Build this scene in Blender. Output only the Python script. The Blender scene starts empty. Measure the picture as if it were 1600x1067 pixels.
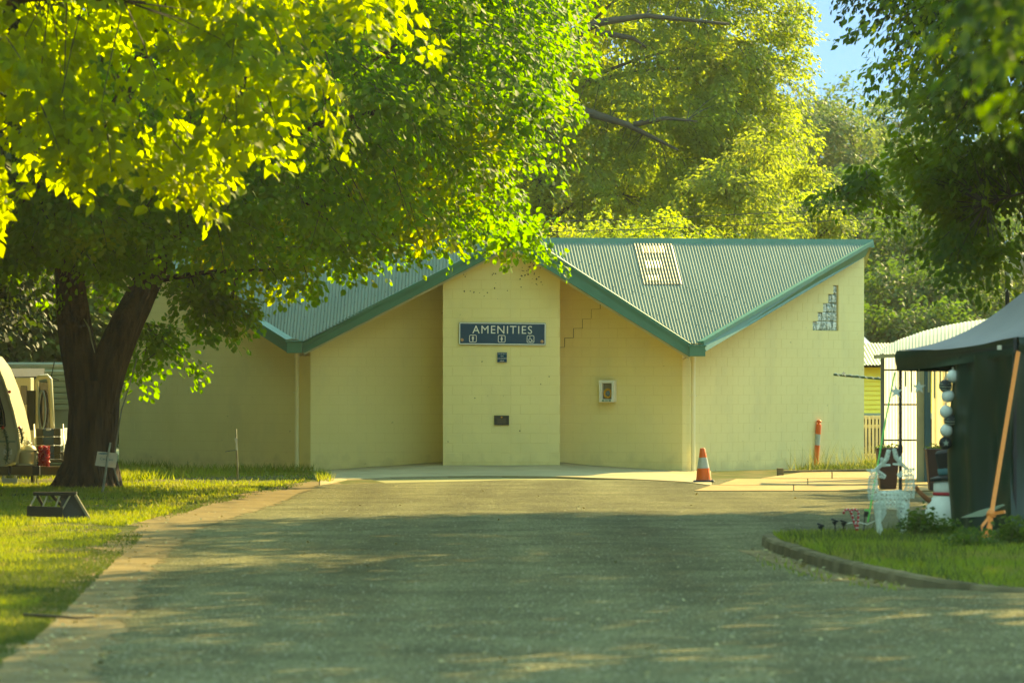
import bpy, math, random
import numpy as np
from mathutils import Vector, Matrix

random.seed(11)
rng = np.random.default_rng(11)
R = math.radians
scene = bpy.context.scene
col = scene.collection

# ---------------------------------------------------------------- camera
F, H = 6000.0, 1.83            # focal length in photo pixels, eye height
cam_d = bpy.data.cameras.new("camera")
cam = bpy.data.objects.new("camera", cam_d)
col.objects.link(cam)
cam.location = (0, 0, H)
cam.rotation_euler = (R(90), 0, 0)
cam_d.sensor_width = 36.0
cam_d.lens = F / 1600 * 36.0
cam_d.shift_y = 66.5 / 1600
cam_d.clip_start = 0.1
cam_d.clip_end = 4000
cam_d.dof.use_dof = True
cam_d.dof.focus_distance = 78.0
cam_d.dof.aperture_fstop = 3.2
scene.camera = cam

# ---------------------------------------------------------------- light
SUN_AZ, SUN_EL = 38.0, 32.0    # azimuth to the right of straight ahead
sun_dir = Vector((math.cos(R(SUN_EL)) * math.sin(R(SUN_AZ)), math.cos(R(SUN_EL)) * math.cos(R(SUN_AZ)), math.sin(R(SUN_EL))))
world = bpy.data.worlds.new("World")
scene.world = world
world.use_nodes = True
wn = world.node_tree
bg = wn.nodes["Background"]
sky = wn.nodes.new("ShaderNodeTexSky")
sky.sky_type = 'NISHITA'
sky.sun_disc = False
sky.sun_elevation = R(SUN_EL)
sky.sun_rotation = R(SUN_AZ)
sky.dust_density = 0.0
sky.air_density = 0.7
sky.ozone_density = 6.0
gam = wn.nodes.new("ShaderNodeGamma"); gam.inputs[1].default_value = 0.5      # softens the glare round the sun, whole dome alike
tintn = wn.nodes.new("ShaderNodeVectorMath"); tintn.operation = 'MULTIPLY'; tintn.inputs[1].default_value = (1.3, 1.95, 2.35)
wn.links.new(sky.outputs[0], gam.inputs[0]); wn.links.new(gam.outputs[0], tintn.inputs[0]); # a low bank of blue-grey cloud all round the horizon, clear above it
tcw = wn.nodes.new("ShaderNodeTexCoord"); sepw = wn.nodes.new("ShaderNodeSeparateXYZ"); wn.links.new(tcw.outputs["Generated"], sepw.inputs[0])
bank = wn.nodes.new("ShaderNodeMapRange"); bank.interpolation_type = 'SMOOTHSTEP'; bank.inputs[1].default_value, bank.inputs[2].default_value = 0.10, 0.30
wn.links.new(sepw.outputs[2], bank.inputs[0])
bmix = wn.nodes.new("ShaderNodeMix"); bmix.data_type = 'RGBA'; bmix.inputs[6].default_value = (0.115, 0.155, 0.27, 1); bmix.inputs[7].default_value = (1, 1, 1, 1)
wn.links.new(bank.outputs[0], bmix.inputs[0])
bmul = wn.nodes.new("ShaderNodeVectorMath"); bmul.operation = 'MULTIPLY'
wn.links.new(tintn.outputs[0], bmul.inputs[0]); wn.links.new(bmix.outputs[2], bmul.inputs[1]); wn.links.new(bmul.outputs[0], bg.inputs[0])
bg.inputs[1].default_value = 0.15
sun_d = bpy.data.lights.new("sun", 'SUN')
sun_d.energy = 2.25
sun_d.angle = R(0.53)
sun_d.color = (1.0, 0.90, 0.70)
sun = bpy.data.objects.new("sun", sun_d)
sun.rotation_euler = sun_dir.to_track_quat('Z', 'Y').to_euler()
sun.location = (20, 30, 40)
col.objects.link(sun)
vs = scene.view_settings
vs.view_transform = 'Standard'
vs.look = 'None'
vs.gamma = 1.0
vs.use_curve_mapping = False
vs.exposure = 2.84
vs.use_white_balance = True
vs.white_balance_temperature = 15000
vs.white_balance_tint = -4
scene.render.engine = 'CYCLES'
scene.cycles.max_bounces = 8
scene.cycles.transmission_bounces = 6
scene.cycles.transparent_max_bounces = 8
scene.cycles.volume_bounces = 1
scene.cycles.use_denoising = True
scene.cycles.caustics_reflective = False
scene.cycles.caustics_refractive = False

# ---------------------------------------------------------------- helpers
def at(x, y, d):
    return Vector(((x - 800) / F * d, d, H - (y - 600) / F * d))

def gnd(x, y, z=0.0):
    d = F * (H - z) / (y - 600)
    return Vector(((x - 800) / F * d, d, z))

def link(name, me, mat=None, parent=None):
    o = bpy.data.objects.new(name, me)
    col.objects.link(o)
    if mat is not None and me is not None and len(me.materials) == 0:
        me.materials.append(mat)
    if parent is not None:
        o.parent = parent
        o.matrix_parent_inverse = Matrix.Identity(4)
    return o

def tag(o, label=None, cat=None, group=None, kind=None):
    if label: o["label"] = label
    if cat: o["category"] = cat
    if group: o["group"] = group
    if kind: o["kind"] = kind
    return o

def empty(name, loc=(0, 0, 0), rz=0.0):
    o = bpy.data.objects.new(name, None)
    col.objects.link(o)
    o.location = loc
    o.rotation_euler = (0, 0, rz)
    o.empty_display_size = 0.2
    return o

def copy_tree(o, parent=None):
    c = o.copy()
    col.objects.link(c)
    if parent is not None:
        c.parent = parent
    for ch in list(o.children):
        copy_tree(ch, c)
    return c

class MB:
    """collects shapes, then links them as one mesh object (coordinates relative to the parent's origin)"""
    def __init__(s, origin=(0, 0, 0)):
        s.v, s.f, s.o = [], [], Vector(origin)
    def add(s, verts, faces):
        n = len(s.v)
        s.v += [Vector(p) - s.o for p in verts]
        s.f += [tuple(i + n for i in f) for f in faces]
        return s
    def box(s, c, size, rot=None, taper=1.0):
        hx, hy, hz = size[0] / 2, size[1] / 2, size[2] / 2
        pts = []
        for z in (-1, 1):
            t = taper if z > 0 else 1.0
            for x, y in ((-1, -1), (1, -1), (1, 1), (-1, 1)):
                p = Vector((x * hx * t, y * hy * t, z * hz))
                if rot is not None: p = rot @ p
                pts.append(p + Vector(c))
        return s.add(pts, [(3, 2, 1, 0), (4, 5, 6, 7), (0, 1, 5, 4), (1, 2, 6, 5), (2, 3, 7, 6), (3, 0, 4, 7)])
    def bar(s, a, b, w, h, up=(0, 0, 1)):
        a, b = Vector(a), Vector(b)
        d = (b - a).normalized()
        u = Vector(up)
        if abs(d.dot(u)) > 0.98: u = Vector((0, 1, 0))
        x = d.cross(u).normalized(); y = x.cross(d).normalized()
        pts = []
        for p in (a, b):
            for i, j in ((-1, -1), (1, -1), (1, 1), (-1, 1)):
                pts.append(p + x * (i * w / 2) + y * (j * h / 2))
        return s.add(pts, [(3, 2, 1, 0), (4, 5, 6, 7), (0, 1, 5, 4), (1, 2, 6, 5), (2, 3, 7, 6), (3, 0, 4, 7)])
    def tube(s, path, rad, n=8, cap=True, noise=None):
        path = [Vector(p) for p in path]
        if not hasattr(rad, '__len__'): rad = [rad] * len(path)
        rings = []
        prev = None
        for i, p in enumerate(path):
            d = (path[min(i + 1, len(path) - 1)] - path[max(i - 1, 0)]).normalized()
            if prev is None:
                a = d.cross(Vector((0, 0, 1)))
                if a.length < 0.05: a = d.cross(Vector((1, 0, 0)))
                a.normalize()
            else:
                a = (prev - d * prev.dot(d)).normalized()
            prev = a
            b = d.cross(a)
            ring = []
            for k in range(n):
                t = 2 * math.pi * k / n
                rr = rad[i] * (noise(t, i / (len(path) - 1), p) if noise else 1.0)
                ring.append(p + (a * math.cos(t) + b * math.sin(t)) * rr)
            rings.append(ring)
        vv = [q for r_ in rings for q in r_]
        ff = []
        for i in range(len(path) - 1):
            for k in range(n):
                k2 = (k + 1) % n
                ff.append((i * n + k, i * n + k2, (i + 1) * n + k2, (i + 1) * n + k))
        if cap:
            ff.append(tuple(range(n - 1, -1, -1)))
            ff.append(tuple((len(path) - 1) * n + k for k in range(n)))
        return s.add(vv, ff)
    def lathe(s, prof, c=(0, 0, 0), n=20, rot=None):
        vv, ff = [], []
        for r_, z in prof:
            for k in range(n):
                t = 2 * math.pi * k / n
                p = Vector((r_ * math.cos(t), r_ * math.sin(t), z))
                if rot is not None: p = rot @ p
                vv.append(p + Vector(c))
        for i in range(len(prof) - 1):
            for k in range(n):
                k2 = (k + 1) % n
                ff.append((i * n + k, i * n + k2, (i + 1) * n + k2, (i + 1) * n + k))
        ff.append(tuple(range(n - 1, -1, -1)))
        ff.append(tuple((len(prof) - 1) * n + k for k in range(n)))
        return s.add(vv, ff)
    def prism(s, poly, ext):
        """poly: list of 3D points; ext: extrusion vector"""
        ext = Vector(ext)
        n = len(poly)
        pts = [Vector(p) for p in poly] + [Vector(p) + ext for p in poly]
        ff = [tuple(range(n)), tuple(range(2 * n - 1, n - 1, -1))]
        for i in range(n):
            j = (i + 1) % n
            ff.append((i, i + n, j + n, j))
        return s.add(pts, ff)
    def build(s, name, mat=None, parent=None, smooth=False, bevel=0.0, flat_angle=None, fix=True):
        me = bpy.data.meshes.new(name)
        me.from_pydata([tuple(p) for p in s.v], [], s.f)
        if fix:
            import bmesh
            bm = bmesh.new(); bm.from_mesh(me)
            bmesh.ops.recalc_face_normals(bm, faces=bm.faces)
            if bevel > 0:
                bmesh.ops.bevel(bm, geom=[e for e in bm.edges if len(e.link_faces) == 2 and e.calc_face_angle(0) > 0.6], offset=bevel, segments=1, affect='EDGES')
            bm.to_mesh(me); bm.free()
        if smooth:
            me.polygons.foreach_set("use_smooth", [True] * len(me.polygons))
            if flat_angle is not None:
                me.set_sharp_from_angle(angle=R(flat_angle))
        me.update()
        return link(name, me, mat, parent)

def mesh_np(name, V, faces, mat=None, parent=None, smooth=False):
    """faces: (n,k) int array"""
    me = bpy.data.meshes.new(name)
    V = np.asarray(V, dtype=np.float32); faces = np.asarray(faces, dtype=np.int32)
    k = faces.shape[1]
    me.vertices.add(len(V)); me.vertices.foreach_set("co", V.ravel())
    me.loops.add(faces.size); me.loops.foreach_set("vertex_index", faces.ravel())
    me.polygons.add(len(faces))
    me.polygons.foreach_set("loop_start", np.arange(0, faces.size, k, dtype=np.int32))
    me.polygons.foreach_set("loop_total", np.full(len(faces), k, dtype=np.int32))
    if smooth: me.polygons.foreach_set("use_smooth", np.ones(len(faces), dtype=bool))
    me.update(calc_edges=True)
    return link(name, me, mat, parent)

# ---------------------------------------------------------------- materials
def nodes_of(m):
    m.use_nodes = True
    nt = m.node_tree
    return nt, nt.nodes, nt.links, nt.nodes["Principled BSDF"]

def mat(name, c1, c2=None, rough=0.6, scale=3.0, detail=4, bump=0.0, bscale=None, metal=0.0, spec=0.4, stretch=(1, 1, 1), world_space=True, contrast=(0.3, 0.7), coat=0.0):
    m = bpy.data.materials.new(name)
    nt, N, L, p = nodes_of(m)
    p.inputs["Roughness"].default_value = rough
    p.inputs["Metallic"].default_value = metal
    p.inputs["Specular IOR Level"].default_value = spec
    p.inputs["Coat Weight"].default_value = coat
    c2 = c2 or tuple(min(1, x * 0.82) for x in c1)
    if world_space:
        g = N.new("ShaderNodeNewGeometry"); src = g.outputs["Position"]
    else:
        g = N.new("ShaderNodeTexCoord"); src = g.outputs["Object"]
    mp = N.new("ShaderNodeMapping"); mp.inputs["Scale"].default_value = stretch
    L.new(src, mp.inputs[0])
    nz = N.new("ShaderNodeTexNoise"); nz.inputs["Scale"].default_value = scale; nz.inputs["Detail"].default_value = detail
    L.new(mp.outputs[0], nz.inputs["Vector"])
    mr = N.new("ShaderNodeMapRange"); mr.inputs[1].default_value, mr.inputs[2].default_value = contrast
    L.new(nz.outputs[0], mr.inputs[0])
    mx = N.new("ShaderNodeMix"); mx.data_type = 'RGBA'
    mx.inputs[6].default_value = (*c1, 1); mx.inputs[7].default_value = (*c2, 1)
    L.new(mr.outputs[0], mx.inputs[0])
    L.new(mx.outputs[2], p.inputs["Base Color"])
    if bump > 0:
        nb = N.new("ShaderNodeTexNoise"); nb.inputs["Scale"].default_value = bscale or scale * 8; nb.inputs["Detail"].default_value = 5
        L.new(mp.outputs[0], nb.inputs["Vector"])
        b = N.new("ShaderNodeBump"); b.inputs["Strength"].default_value = bump; b.inputs["Distance"].default_value = 0.02 if name != "brown_bark" else 0.07
        L.new(nb.outputs[0], b.inputs["Height"]); L.new(b.outputs[0], p.inputs["Normal"])
    return m

def leaf_mat(name, dark, light, trans, tip=None, tmix=0.5, rough=0.62, patch=0.35, tiprange=(0.52, 0.72)):
    """leaf: glossy top, light passes through; each leaf has its own tone"""
    m = bpy.data.materials.new(name)
    nt, N, L, p = nodes_of(m)
    g = N.new("ShaderNodeNewGeometry"); oi = N.new("ShaderNodeObjectInfo")
    ad = N.new("ShaderNodeMath"); ad.operation = 'ADD'
    L.new(g.outputs["Random Per Island"], ad.inputs[0]); L.new(oi.outputs["Random"], ad.inputs[1])
    fr = N.new("ShaderNodeMath"); fr.operation = 'FRACT'; L.new(ad.outputs[0], fr.inputs[0])
    nz = N.new("ShaderNodeTexNoise"); nz.inputs["Scale"].default_value = patch; nz.inputs["Detail"].default_value = 3
    L.new(g.outputs["Position"], nz.inputs["Vector"])
    mr = N.new("ShaderNodeMapRange"); mr.inputs[1].default_value, mr.inputs[2].default_value = 0.42, 0.66
    L.new(nz.outputs[0], mr.inputs[0])
    mr.inputs[1].default_value, mr.inputs[2].default_value = tiprange
    def mixc(a, b, fac):
        x = N.new("ShaderNodeMix"); x.data_type = 'RGBA'
        for k, v in ((6, a), (7, b)):
            if isinstance(v, tuple): x.inputs[k].default_value = (*v, 1)
            else: L.new(v, x.inputs[k])
        L.new(fac, x.inputs[0]); return x.outputs[2]
    base = mixc(dark, light, fr.outputs[0])
    tr = mixc(tuple(c * 0.75 for c in trans), trans, fr.outputs[0])
    if tip:
        base = mixc(base, tuple(c * 0.45 for c in tip), mr.outputs[0]); tr = mixc(tr, tip, mr.outputs[0])
    L.new(base, p.inputs["Base Color"])
    p.inputs["Roughness"].default_value = rough
    p.inputs["Specular IOR Level"].default_value = 0.2
    t = N.new("ShaderNodeBsdfTranslucent"); L.new(tr, t.inputs[0])
    ms = N.new("ShaderNodeMixShader"); ms.inputs[0].default_value = tmix
    L.new(p.outputs[0], ms.inputs[1]); L.new(t.outputs[0], ms.inputs[2])
    L.new(ms.outputs[0], N["Material Output"].inputs[0])
    return m

def translucent_mat(name, c, tmix=0.6, rough=0.4):
    m = bpy.data.materials.new(name)
    nt, N, L, p = nodes_of(m)
    nz = N.new("ShaderNodeTexNoise"); nz.inputs["Scale"].default_value = 4
    g = N.new("ShaderNodeNewGeometry"); L.new(g.outputs["Position"], nz.inputs["Vector"])
    x = N.new("ShaderNodeMix"); x.data_type = 'RGBA'
    x.inputs[6].default_value = (*c, 1); x.inputs[7].default_value = (*[k * 0.8 for k in c], 1)
    L.new(nz.outputs[0], x.inputs[0]); L.new(x.outputs[2], p.inputs["Base Color"])
    p.inputs["Roughness"].default_value = rough
    t = N.new("ShaderNodeBsdfTranslucent"); L.new(x.outputs[2], t.inputs[0])
    ms = N.new("ShaderNodeMixShader"); ms.inputs[0].default_value = tmix
    L.new(p.outputs[0], ms.inputs[1]); L.new(t.outputs[0], ms.inputs[2]); L.new(ms.outputs[0], N["Material Output"].inputs[0])
    return m

def wall_mat():
    m = mat("cream_paint", (0.84, 0.695, 0.31), (0.79, 0.645, 0.28), rough=0.75, scale=0.9, bump=0.25, bscale=60)
    nt, N, L, p = nodes_of(m)
    src = p.inputs["Base Color"].links[0].from_socket
    g = N.new("ShaderNodeNewGeometry")
    # faint streaks running down and small scuffs
    mp = N.new("ShaderNodeMapping"); mp.inputs["Scale"].default_value = (0.9, 0.9, 0.4); L.new(g.outputs["Position"], mp.inputs[0])
    nz = N.new("ShaderNodeTexNoise"); nz.inputs["Scale"].default_value = 1.6; nz.inputs["Detail"].default_value = 6; L.new(mp.outputs[0], nz.inputs["Vector"])
    mr = N.new("ShaderNodeMapRange"); mr.inputs[1].default_value, mr.inputs[2].default_value = 0.52, 0.8; mr.inputs[4].default_value = 0.30
    L.new(nz.outputs[0], mr.inputs[0])
    x = N.new("ShaderNodeMix"); x.data_type = 'RGBA'; x.inputs[7].default_value = (0.50, 0.44, 0.24, 1)
    L.new(src, x.inputs[6]); L.new(mr.outputs[0], x.inputs[0])
    n2 = N.new("ShaderNodeTexNoise"); n2.inputs["Scale"].default_value = 9; n2.inputs["Detail"].default_value = 2; L.new(g.outputs["Position"], n2.inputs["Vector"])
    m2 = N.new("ShaderNodeMapRange"); m2.inputs[1].default_value, m2.inputs[2].default_value = 0.745, 0.79; m2.inputs[4].default_value = 0.6
    L.new(n2.outputs[0], m2.inputs[0])
    y = N.new("ShaderNodeMix"); y.data_type = 'RGBA'; y.inputs[7].default_value = (0.17, 0.13, 0.06, 1)
    L.new(x.outputs[2], y.inputs[6]); L.new(m2.outputs[0], y.inputs[0])
    # rain splash dirt: patchy, near the ground only
    sp = N.new("ShaderNodeSeparateXYZ"); L.new(g.outputs["Position"], sp.inputs[0])
    n3 = N.new("ShaderNodeTexNoise"); n3.inputs["Scale"].default_value = 3.5; n3.inputs["Detail"].default_value = 6; L.new(g.outputs["Position"], n3.inputs["Vector"])
    ml = N.new("ShaderNodeMath"); ml.operation = 'MULTIPLY_ADD'; ml.inputs[1].default_value = 1.1; ml.inputs[2].default_value = -0.36; L.new(n3.outputs[0], ml.inputs[0])
    sb = N.new("ShaderNodeMath"); sb.operation = 'SUBTRACT'; L.new(ml.outputs[0], sb.inputs[0]); L.new(sp.outputs[2], sb.inputs[1])
    m3 = N.new("ShaderNodeMapRange"); m3.inputs[1].default_value, m3.inputs[2].default_value = -0.12, 0.18; m3.inputs[4].default_value = 0.26; L.new(sb.outputs[0], m3.inputs[0])
    w = N.new("ShaderNodeMix"); w.data_type = 'RGBA'; w.inputs[7].default_value = (0.36, 0.28, 0.13, 1); L.new(y.outputs[2], w.inputs[6]); L.new(m3.outputs[0], w.inputs[0])
    L.new(w.outputs[2], p.inputs["Base Color"])
    return m

def asphalt_mat():
    m = bpy.data.materials.new("chip_seal")
    nt, N, L, p = nodes_of(m)
    g = N.new("ShaderNodeNewGeometry")
    def noise(sc, det=3):
        n = N.new("ShaderNodeTexNoise"); n.inputs["Scale"].default_value = sc; n.inputs["Detail"].default_value = det
        L.new(g.outputs["Position"], n.inputs["Vector"]); return n.outputs[0]
    v = N.new("ShaderNodeTexVoronoi"); v.inputs["Scale"].default_value = 75; L.new(g.outputs["Position"], v.inputs["Vector"])
    sep = N.new("ShaderNodeSeparateColor"); L.new(v.outputs["Color"], sep.inputs[0])
    cr = N.new("ShaderNodeValToRGB"); e = cr.color_ramp.elements
    e[0].position, e[0].color = 0.0, (0.050, 0.047, 0.026, 1); e[1].position, e[1].color = 1.0, (0.36, 0.33, 0.18, 1)
    a = e.new(0.6); a.color = (0.122, 0.115, 0.054, 1); b = e.new(0.88); b.color = (0.18, 0.172, 0.084, 1)
    L.new(sep.outputs[0], cr.inputs[0])
    x = N.new("ShaderNodeMix"); x.data_type = 'RGBA'; x.blend_type = 'MULTIPLY'
    mr = N.new("ShaderNodeMapRange"); mr.inputs[1].default_value, mr.inputs[2].default_value = 0.3, 0.7; mr.inputs[3].default_value, mr.inputs[4].default_value = 0.68, 1.15
    L.new(noise(0.9, 5), mr.inputs[0])
    # worn wheel tracks run along the road, old patches across it
    mpw = N.new("ShaderNodeMapping"); mpw.inputs["Scale"].default_value = (0.75, 0.035, 1); L.new(g.outputs["Position"], mpw.inputs[0])
    nw = N.new("ShaderNodeTexNoise"); nw.inputs["Scale"].default_value = 1.0; nw.inputs["Detail"].default_value = 3; L.new(mpw.outputs[0], nw.inputs["Vector"])
    mw = N.new("ShaderNodeMapRange"); mw.inputs[1].default_value, mw.inputs[2].default_value = 0.35, 0.65; mw.inputs[3].default_value, mw.inputs[4].default_value = 0.78, 1.2
    L.new(nw.outputs[0], mw.inputs[0])
    mm_ = N.new("ShaderNodeMath"); mm_.operation = 'MULTIPLY'; L.new(mr.outputs[0], mm_.inputs[0]); L.new(mw.outputs[0], mm_.inputs[1])
    cc = N.new("ShaderNodeCombineColor")
    for i in range(3): L.new(mm_.outputs[0], cc.inputs[i])
    x.inputs[0].default_value = 1.0
    L.new(cr.outputs[0], x.inputs[6]); L.new(cc.outputs[0], x.inputs[7])
    L.new(x.outputs[2], p.inputs["Base Color"])
    p.inputs["Roughness"].default_value = 0.9
    p.inputs["Specular IOR Level"].default_value = 0.04
    bm1 = N.new("ShaderNodeBump"); bm1.inputs["Strength"].default_value = 1.0; bm1.inputs["Distance"].default_value = 0.012
    L.new(v.outputs["Distance"], bm1.inputs["Height"])
    bm2 = N.new("ShaderNodeBump"); bm2.inputs["Strength"].default_value = 0.6; bm2.inputs["Distance"].default_value = 0.06
    L.new(noise(1.4, 4), bm2.inputs["Height"]); L.new(bm1.outputs[0], bm2.inputs["Normal"])
    L.new(bm2.outputs[0], p.inputs["Normal"])
    return m

def glass_block_mat():
    m = bpy.data.materials.new("glass_block")
    nt, N, L, p = nodes_of(m)
    p.inputs["Base Color"].default_value = (0.26, 0.33, 0.27, 1); p.inputs["Roughness"].default_value = 0.12
    g = N.new("ShaderNodeNewGeometry")
    v = N.new("ShaderNodeTexNoise"); v.inputs["Scale"].default_value = 9; v.inputs["Detail"].default_value = 2; v.inputs["Distortion"].default_value = 1.5
    L.new(g.outputs["Position"], v.inputs["Vector"])
    cr = N.new("ShaderNodeValToRGB"); e = cr.color_ramp.elements
    e[0].position, e[0].color = 0.4, (0.16, 0.22, 0.17, 1); e[1].position, e[1].color = 0.66, (0.75, 0.78, 0.66, 1)
    L.new(v.outputs[0], cr.inputs[0]); L.new(cr.outputs[0], p.inputs["Base Color"])
    b = N.new("ShaderNodeBump"); b.inputs["Strength"].default_value = 0.8; b.inputs["Distance"].default_value = 0.05
    L.new(v.outputs[0], b.inputs["Height"]); L.new(b.outputs[0], p.inputs["Normal"])
    return m

M = {}
M["wall"] = wall_mat()
M["asphalt"] = asphalt_mat()
M["pipe"] = mat("cream_pipe", (0.86, 0.76, 0.44), (0.82, 0.71, 0.40), rough=0.4, scale=2)
M["joint"] = mat("painted_joint", (0.785, 0.626, 0.275), (0.735, 0.582, 0.25), rough=0.9, scale=3)
M["green"] = mat("green_trim", (0.045, 0.19, 0.125), (0.036, 0.155, 0.10), rough=0.45, scale=2)
M["roof"] = mat("green_roof_sheet", (0.165, 0.22, 0.165), (0.125, 0.18, 0.135), rough=0.75, spec=0.2, scale=1.2, stretch=(1, 1, .4), bump=0.06, bscale=30)
M["skylight"] = mat("yellowed_sheet", (0.10, 0.11, 0.046), (0.08, 0.09, 0.038), rough=0.5, scale=3)
M["lightband"] = mat("painted_light_band", (0.30, 0.22, 0.07), (0.26, 0.19, 0.06), rough=0.4, scale=14)  # pale yellow of light showing through the skylight, put into the colour
M["soffit"] = mat("cream_soffit", (0.62, 0.60, 0.38), rough=0.7)
M["glass_block"] = glass_block_mat()
M["mortar"] = mat("pale_mortar", (0.66, 0.63, 0.44), rough=0.9, scale=20)
M["sign_blue"] = mat("sign_blue", (0.008, 0.062, 0.115), (0.007, 0.055, 0.10), rough=0.7, scale=1, spec=0.15)
M["sign_white"] = mat("sign_white", (0.78, 0.80, 0.70), rough=0.4, scale=4)
M["rust"] = mat("rusty_bolt", (0.55, 0.30, 0.14), (0.35, 0.2, 0.1), rough=0.6, scale=60)
M["plaque"] = mat("dark_bronze", (0.045, 0.045, 0.03), (0.03, 0.03, 0.02), rough=0.4, scale=40, metal=0.5)
M["crack"] = mat("dark_crack", (0.13, 0.095, 0.04), rough=0.95)
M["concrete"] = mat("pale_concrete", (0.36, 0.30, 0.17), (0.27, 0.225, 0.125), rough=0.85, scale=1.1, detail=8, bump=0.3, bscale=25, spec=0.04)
M["slab"] = mat("sandy_concrete", (0.36, 0.245, 0.11), (0.28, 0.185, 0.08), rough=0.8, scale=1.6, detail=8, bump=0.25, bscale=40, spec=0.04)  # warm sandy concrete of the path slabs
M["kerb"] = mat("kerb_concrete", (0.19, 0.15, 0.08), (0.085, 0.07, 0.036), rough=0.9, scale=2.2, detail=8, bump=0.5, bscale=30, spec=0.04)
M["dirt"] = mat("sandy_dirt", (0.22, 0.160, 0.075), (0.11, 0.085, 0.042), rough=0.95, scale=2.2, detail=10, bump=0.5, bscale=18, spec=0.04)
M["soil"] = mat("grassy_soil", (0.065, 0.075, 0.022), (0.15, 0.115, 0.055), rough=1.0, scale=1.3, detail=10, bump=0.8, bscale=15, contrast=(0.48, 0.66), spec=0.04)
M["earth"] = mat("far_ground", (0.26, 0.24, 0.12), (0.20, 0.19, 0.09), rough=1.0, scale=0.3, spec=0.04)
M["bark"] = mat("brown_bark", (0.08, 0.043, 0.022), (0.018, 0.010, 0.006), rough=0.95, scale=7, detail=8, stretch=(1, 1, 0.16), bump=1.0, bscale=22, contrast=(0.35, 0.65))
M["twig"] = mat("twig_bark", (0.07, 0.055, 0.03), (0.045, 0.035, 0.02), rough=0.9, scale=6)
M["greybark"] = mat("grey_bark", (0.055, 0.048, 0.032), (0.035, 0.03, 0.02), rough=0.9, scale=5)
M["orange"] = mat("orange_plastic", (0.85, 0.13, 0.012), (0.72, 0.11, 0.015), rough=0.5, scale=6)
M["reflect"] = mat("reflective_band", (0.42, 0.47, 0.38), (0.36, 0.40, 0.32), rough=0.35, scale=20)
M["black"] = mat("black_plastic", (0.012, 0.013, 0.012), rough=0.5)
M["white"] = mat("white_paint", (0.74, 0.74, 0.64), (0.66, 0.66, 0.56), rough=0.5, scale=4)
M["whitegloss"] = mat("white_gloss", (0.72, 0.73, 0.66), rough=0.25, scale=4)
M["blackcloth"] = mat("dark_nylon", (0.003, 0.030, 0.016), (0.002, 0.020, 0.011), rough=0.36, spec=0.4, scale=1.5, bump=0.2, bscale=5)
M["roofcloth"] = mat("grey_nylon", (0.115, 0.105, 0.10), (0.095, 0.088, 0.085), rough=0.55, scale=2, bump=0.2, bscale=5)
M["dark_metal"] = mat("dark_metal", (0.03, 0.035, 0.03), rough=0.5, metal=0.3)
M["teal"] = mat("teal_paint", (0.018, 0.095, 0.115), rough=0.45)
M["olive"] = mat("olive_cream_paint", (0.36, 0.37, 0.21), rough=0.6)
M["panel"] = translucent_mat("clear_panel", (0.84, 0.82, 0.68), 0.62)
M["drape"] = translucent_mat("cream_drape", (0.74, 0.64, 0.36), 0.5, 0.8)
M["shelterroof"] = mat("grey_green_sheet", (0.33, 0.35, 0.24), (0.28, 0.30, 0.2), rough=0.6, scale=3)
M["rustbrown"] = mat("brown_planter", (0.085, 0.032, 0.018), (0.06, 0.024, 0.015), rough=0.55, scale=4)
M["yellow"] = mat("yellow_board", (0.92, 0.74, 0.11), (0.88, 0.70, 0.09), rough=0.6, scale=2)
M["picket"] = mat("cream_picket", (0.60, 0.56, 0.36), (0.5, 0.46, 0.3), rough=0.7, scale=6)
M["red"] = mat("red_cloth", (0.55, 0.012, 0.02), (0.38, 0.01, 0.015), rough=0.5, scale=20)
M["brownstick"] = mat("brown_stick", (0.33, 0.10, 0.03), rough=0.7)
M["snow"] = mat("white_fabric", (0.66, 0.68, 0.58), (0.58, 0.6, 0.5), rough=0.8, scale=8)
M["hat"] = mat("black_felt", (0.012, 0.016, 0.015), rough=0.7)
M["hatband"] = mat("teal_band", (0.02, 0.16, 0.17), rough=0.6)
M["tinsel"] = mat("white_tinsel", (0.70, 0.75, 0.62), (0.5, 0.56, 0.45), rough=0.3, scale=50)
M["redtinsel"] = mat("red_tinsel", (0.62, 0.015, 0.03), (0.35, 0.008, 0.015), rough=0.25, scale=60)
M["greentinsel"] = mat("green_tinsel", (0.05, 0.13, 0.05), (0.02, 0.06, 0.03), rough=0.4, scale=60)
M["strap"] = mat("orange_strap", (0.85, 0.24, 0.05), (0.75, 0.2, 0.04), rough=0.6, scale=30)
M["greenrope"] = mat("green_rope", (0.08, 0.55, 0.10), rough=0.5)
M["timber"] = mat("weathered_timber", (0.20, 0.16, 0.08), (0.13, 0.10, 0.05), rough=0.85, scale=4, stretch=(0.3, 1, 1))
M["darktimber"] = mat("dark_timber", (0.022, 0.019, 0.009), (0.014, 0.012, 0.006), rough=0.85, scale=5)
M["paletimber"] = mat("grey_stake", (0.36, 0.34, 0.24), (0.22, 0.2, 0.13), rough=0.85, scale=9)
M["creamvan"] = mat("cream_enamel", (0.62, 0.58, 0.38), (0.56, 0.52, 0.34), rough=0.3, scale=2, coat=0.3)
M["sage"] = mat("sage_enamel", (0.30, 0.36, 0.25), (0.25, 0.31, 0.21), rough=0.45, scale=2)
M["darkglass"] = mat("dark_glass", (0.012, 0.016, 0.014), rough=0.08, spec=0.6)
M["canvas"] = mat("dark_canvas", (0.03, 0.034, 0.02), rough=0.9, scale=3)
M["chairblue"] = mat("navy_padding", (0.03, 0.07, 0.11), (0.022, 0.055, 0.09), rough=0.8, scale=12)
M["chairgrey"] = mat("charcoal_padding", (0.05, 0.055, 0.04), (0.04, 0.045, 0.03), rough=0.85, scale=12)
M["alu"] = mat("dull_aluminium", (0.55, 0.56, 0.48), rough=0.4, metal=0.6)
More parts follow.
